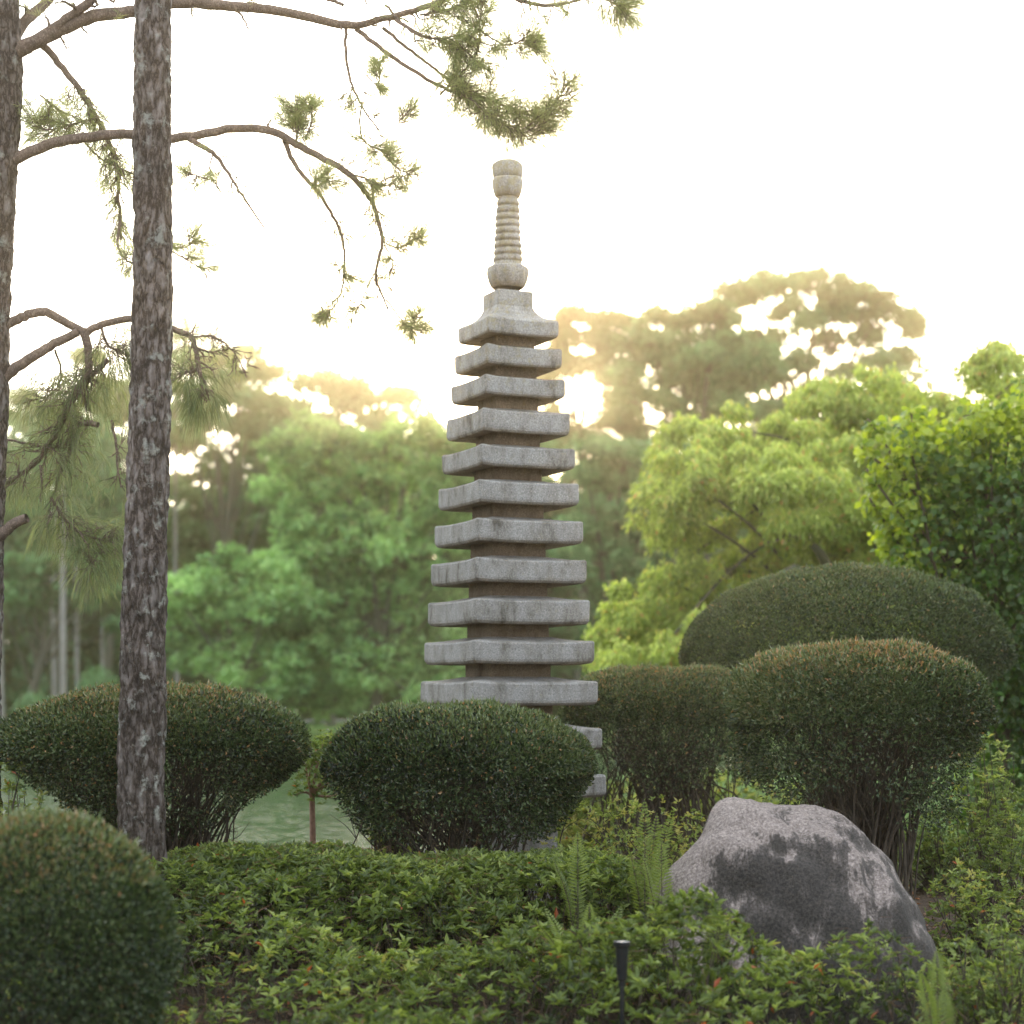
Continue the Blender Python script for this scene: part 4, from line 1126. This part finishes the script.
# ------------------------------------------------------------------ weeping tree
def weeping():
    Y0 = 28.0
    bx = W(850, 0, Y0)[0]; g_ = gz(bx, Y0)
    root = empty('weeping_tree', 'broad weeping tree with cascading yellow-green foliage filling the right behind the domes', 'tree', (bx, Y0, g_))
    tops = [(700, 425, 48), (745, 400, 40), (675, 455, 34), (790, 430, 55), (840, 380, 50), (880, 362, 45), (925, 372, 50), (980, 370, 52), (1040, 365, 60), (1090, 400, 60),
            (660, 500, 34), (720, 480, 50), (770, 490, 50), (830, 460, 60), (890, 440, 60), (950, 440, 60), (1010, 450, 60),
            (690, 545, 44), (745, 540, 55), (800, 540, 60), (860, 520, 60), (930, 510, 60), (640, 590, 34), (680, 600, 46), (730, 600, 55), (790, 600, 60),
            (615, 620, 22), (650, 630, 42), (700, 640, 50), (640, 655, 40), (850, 590, 60), (910, 580, 60), (980, 540, 60), (620, 648, 24)]
    Ps, ts, Ds = [], [], []
    cs = []
    for (px, py, r) in tops:
        py = py + (30 if py < 470 else 8)
        dY = rng.uniform(-1.9, 1.3)
        c = W(px, py, Y0) + np.array([0, dY, 0]); rr = r / F * Y0
        cs.append((c, rr))
        for _ in range(17):
            o = rdir(1)[0] * rr * np.array([.95, .95, .70]); s = c + o + np.array([0, 0, -.1])
            q = rr * rng.uniform(.16, .36)
            n = int(6800 * q * q) + 60
            ph = rng.uniform(0, 2 * math.pi, n); ro = rng.random(n) ** .5
            dome = q * .55 * (1 - ro ** 2)
            tail = (ro ** 3) * rng.random(n) ** 1.3 * q * 1.7 * (.6 + .4 * np.sin(ph * 5 + px))
            P = s + np.stack([np.cos(ph) * ro * q, np.sin(ph) * ro * q, dome - tail - rng.random(n) * .05], 1)
            P = P + rng.normal(size=P.shape) * .05
            kp = gnoise(P, 5.5, 3) > -.55
            P, ph, tail, dome = P[kp], ph[kp], tail[kp], dome[kp]; n = len(P)
            Ps.append(P); ts.append(np.clip(.62 + rng.normal(size=n) * .17 - tail / q * .25 + (dome / q) * .3, 0, .95) )
            Ds.append(np.stack([np.cos(ph) * .5, np.sin(ph) * .5, -.9 * np.ones(n)], 1))
    P = np.concatenate(Ps); t = np.concatenate(ts); D = np.concatenate(Ds); n = len(P)
    t = np.where(rng.random(n) < .012, 1.0, t)
    leaves('crown', P, unit(D + rdir(n) * .5), rdir(n), rng.uniform(.06, .13, n), .045, t, M['maple'], root)
    T = Tubes()
    b0 = np.array([bx, Y0, g_ - .2]); fk = W(845, 600, Y0)
    tr_ = spline([b0, (b0 + fk) / 2 + np.array([.15, 0, 0]), fk, W(880, 520, Y0), W(905, 430, Y0)], 20)
    T.add(tr_, np.linspace(.2, .05, 20), 10); T.build('trunk', M['farbark'], root)
    T = Tubes()
    for c, rr in cs:
        s = tr_[rng.integers(6, 16)]
        T.add(spline([s, (s + c) / 2 + np.array([0, 0, .35]) + rng.normal(size=3) * .1, c + np.array([0, 0, -.05])], 9), np.linspace(.04, .012, 9), 6)
    T.add(spline([fk, W(822, 556, Y0 - 1.7), W(812, 545, Y0 - 1.9)], 6), np.linspace(.09, .05, 6), 6)
    T.add(spline([fk, W(800, 570, Y0 - 1.8), W(780, 578, Y0 - 1.9)], 6), np.linspace(.09, .06, 6), 6)
    T.build('limb', M['farbark'], root)
weeping()

# ------------------------------------------------------------------ broad-leaved tree at the right edge
def vine_tree():
    Y0 = 19.5
    bx = W(1010, 0, Y0)[0]; g_ = gz(bx, Y0)
    root = empty('broadleaf_tree', 'glossy heart-leaved tree at the right frame edge, its left side painted yellow as backlight', 'tree', (bx, Y0, g_))
    cl = [(985, 425, 30), (1035, 415, 42), (915, 420, 18), (905, 450, 26), (930, 440, 30), (895, 475, 30), (960, 460, 50), (1010, 460, 55), (905, 510, 36), (940, 520, 55), (1000, 530, 65), (1060, 500, 70), (925, 560, 40), (975, 590, 55), (1030, 600, 65), (1010, 650, 55), (1060, 690, 70), (895, 535, 22), (1000, 700, 32), (1020, 740, 50), (990, 800, 45), (875, 428, 12), (862, 455, 9), (873, 505, 12), (868, 480, 9), (1080, 790, 60)]
    Ps, ts, Ns, cs = [], [], [], []
    for (px, py, r) in cl:
        c = W(px, py, Y0) + np.array([0, rng.uniform(-.3, .3), 0]); rr = r / F * Y0; cs.append((c, rr))
        n = int(2300 * rr ** 2) + 25
        d = rdir(n); rad = rng.random(n) ** .33
        P = c + d * rad[:, None] * rr * np.array([1, 1, .95]) * (1 + .25 * gnoise(d * 2, 1.5, int(px)))[:, None]
        Ps.append(P); Ns.append(d)
        edge = (965 - (P[:, 0] / Y0 * F + 512)) / 80  # backlight painted into the leaf tint: yellower toward left and top
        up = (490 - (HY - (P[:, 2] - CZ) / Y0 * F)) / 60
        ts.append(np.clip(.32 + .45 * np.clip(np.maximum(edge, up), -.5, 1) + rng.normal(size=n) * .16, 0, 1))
    P = np.concatenate(Ps); t = np.concatenate(ts); Nn = np.concatenate(Ns); n = len(P)
    Ls = rng.uniform(.055, .11, n)
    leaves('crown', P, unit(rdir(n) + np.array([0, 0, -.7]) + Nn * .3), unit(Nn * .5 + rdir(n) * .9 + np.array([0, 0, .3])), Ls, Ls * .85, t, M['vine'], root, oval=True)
    T = Tubes(); b0 = np.array([bx, Y0, g_ - .2]); fk = W(1000, 600, Y0)
    tr_ = spline([b0, (b0 + fk) / 2, fk, W(985, 480, Y0)], 14); T.add(tr_, np.linspace(.10, .03, 14), 8); T.build('trunk', M['twig'], root)
    T = Tubes()
    for c, rr in cs:
        s = tr_[rng.integers(3, 12)]
        T.add(spline([s, (s + c) / 2 + rng.normal(size=3) * .1, c, c + rdir(1)[0] * rr], 9), np.linspace(.025, .006, 9), 5)
    T.build('limb', M['twig'], root)
vine_tree()

# ------------------------------------------------------------------ haze (humid evening air over the pond, plus added lens-like sun bloom)
m, nt, N, L, out = newmat('haze_and_bloom')
v1 = N.new('ShaderNodeVolumeScatter'); v1.inputs['Density'].default_value = .00022; v1.inputs['Anisotropy'].default_value = .35; v1.inputs['Color'].default_value = (1, .97, .9, 1)
v2 = N.new('ShaderNodeVolumeScatter'); v2.inputs['Density'].default_value = .00035; v2.inputs['Anisotropy'].default_value = .97; v2.inputs['Color'].default_value = (1, .93, .82, 1)
v3 = N.new('ShaderNodeVolumeScatter'); v3.inputs['Density'].default_value = .0026; v3.inputs['Anisotropy'].default_value = .985; v3.inputs['Color'].default_value = (1, .74, .40, 1)  # both strongly forward scatter terms are added to imitate lens bloom
ad = N.new('ShaderNodeAddShader'); L.new(v1.outputs[0], ad.inputs[0]); L.new(v2.outputs[0], ad.inputs[1])
ad2 = N.new('ShaderNodeAddShader'); L.new(ad.outputs[0], ad2.inputs[0]); L.new(v3.outputs[0], ad2.inputs[1]); L.new(ad2.outputs[0], out.inputs['Volume'])
x0, x1, y0, y1, z0, z1 = -90, 90, 1.5, 125, -1.5, 34
V = [(x, y, z) for z in (z0, z1) for (x, y) in ((x0, y0), (x1, y0), (x1, y1), (x0, y1))]
tag(npmesh('haze', V, [[(0, 3, 2, 1), (4, 5, 6, 7), (0, 1, 5, 4), (1, 2, 6, 5), (2, 3, 7, 6), (3, 0, 4, 7)]], m), kind='structure')

# ------------------------------------------------------------------ sky and sun
w = bpy.data.worlds.new('World'); sc.world = w; w.use_nodes = True
N, L = w.node_tree.nodes, w.node_tree.links; N.clear()
out = N.new('ShaderNodeOutputWorld')
sky = N.new('ShaderNodeTexSky'); sky.sky_type = 'NISHITA'; sky.sun_disc = False
sky.sun_elevation = SUN_EL; sky.sun_rotation = SUN_AZ
sky.air_density = 1.0; sky.dust_density = 3.0; sky.ozone_density = 1.0
bg = N.new('ShaderNodeBackground'); bg.inputs['Strength'].default_value = .11
L.new(sky.outputs[0], bg.inputs[0])
# bright cloud glow around the sun; widest term is an added all-round fill
tc = N.new('ShaderNodeTexCoord')
dt = N.new('ShaderNodeVectorMath'); dt.operation = 'DOT_PRODUCT'; dt.inputs[1].default_value = SUN
nrmz = N.new('ShaderNodeVectorMath'); nrmz.operation = 'NORMALIZE'
L.new(tc.outputs['Generated'], nrmz.inputs[0]); L.new(nrmz.outputs[0], dt.inputs[0])
ac = N.new('ShaderNodeMath'); ac.operation = 'ARCCOSINE'; L.new(dt.outputs['Value'], ac.inputs[0])
def gauss(width, amp):
    a = N.new('ShaderNodeMath'); a.operation = 'DIVIDE'; L.new(ac.outputs[0], a.inputs[0]); a.inputs[1].default_value = width
    b_ = N.new('ShaderNodeMath'); b_.operation = 'POWER'; L.new(a.outputs[0], b_.inputs[0]); b_.inputs[1].default_value = 2
    c_ = N.new('ShaderNodeMath'); c_.operation = 'MULTIPLY'; L.new(b_.outputs[0], c_.inputs[0]); c_.inputs[1].default_value = -1
    d_ = N.new('ShaderNodeMath'); d_.operation = 'EXPONENT'; L.new(c_.outputs[0], d_.inputs[0])
    e_ = N.new('ShaderNodeMath'); e_.operation = 'MULTIPLY'; L.new(d_.outputs[0], e_.inputs[0]); e_.inputs[1].default_value = amp
    return e_
def glow(width, amp, colr):
    g_ = gauss(width, amp); b_ = N.new('ShaderNodeBackground'); b_.inputs[0].default_value = (*colr, 1); L.new(g_.outputs[0], b_.inputs[1]); return b_
cur = bg
for wd_, am, cl in ((R(400), 2.05, (.92, .97, 1.0)), (R(55), 1.1, (1, .985, .96)), (R(9), .6, (1, .95, .88)), (R(1.1), 90, (1, .80, .48))):
    a = N.new('ShaderNodeAddShader'); L.new(cur.outputs[0], a.inputs[0]); L.new(glow(wd_, am, cl).outputs[0], a.inputs[1]); cur = a
L.new(cur.outputs[0], out.inputs[0])

sun = bpy.data.lights.new('sun', 'SUN'); sun.energy = 5; sun.angle = R(.5); sun.color = (1, .86, .68)
so = bpy.data.objects.new('sun', sun); link(so); so.location = tuple(SUN * 100)
so.rotation_euler = (-SUN).to_track_quat('-Z', 'Y').to_euler()

# ------------------------------------------------------------------ camera
cam = bpy.data.cameras.new('camera'); co = bpy.data.objects.new('camera', cam); link(co)
co.location = (0, 0, CZ); co.rotation_euler = (R(90), 0, 0)
cam.sensor_width = 36; cam.lens = F / 1024 * 36; cam.shift_y = (HY - 512) / 1024
cam.clip_start = .1; cam.clip_end = 5000
cam.dof.use_dof = True; cam.dof.focus_distance = 12.5
cam.dof.aperture_fstop = (cam.lens / 1000) / .046
sc.camera = co
sc.view_settings.view_transform = 'Standard'; sc.view_settings.look = 'None'; sc.view_settings.exposure = 0; sc.view_settings.gamma = 1
cy = sc.cycles
cy.max_bounces = 6; cy.diffuse_bounces = 3; cy.glossy_bounces = 2; cy.transmission_bounces = 4; cy.volume_bounces = 1; cy.transparent_max_bounces = 4
cy.use_denoising = True
cy.sample_clamp_indirect = 4; cy.sample_clamp_direct = 12
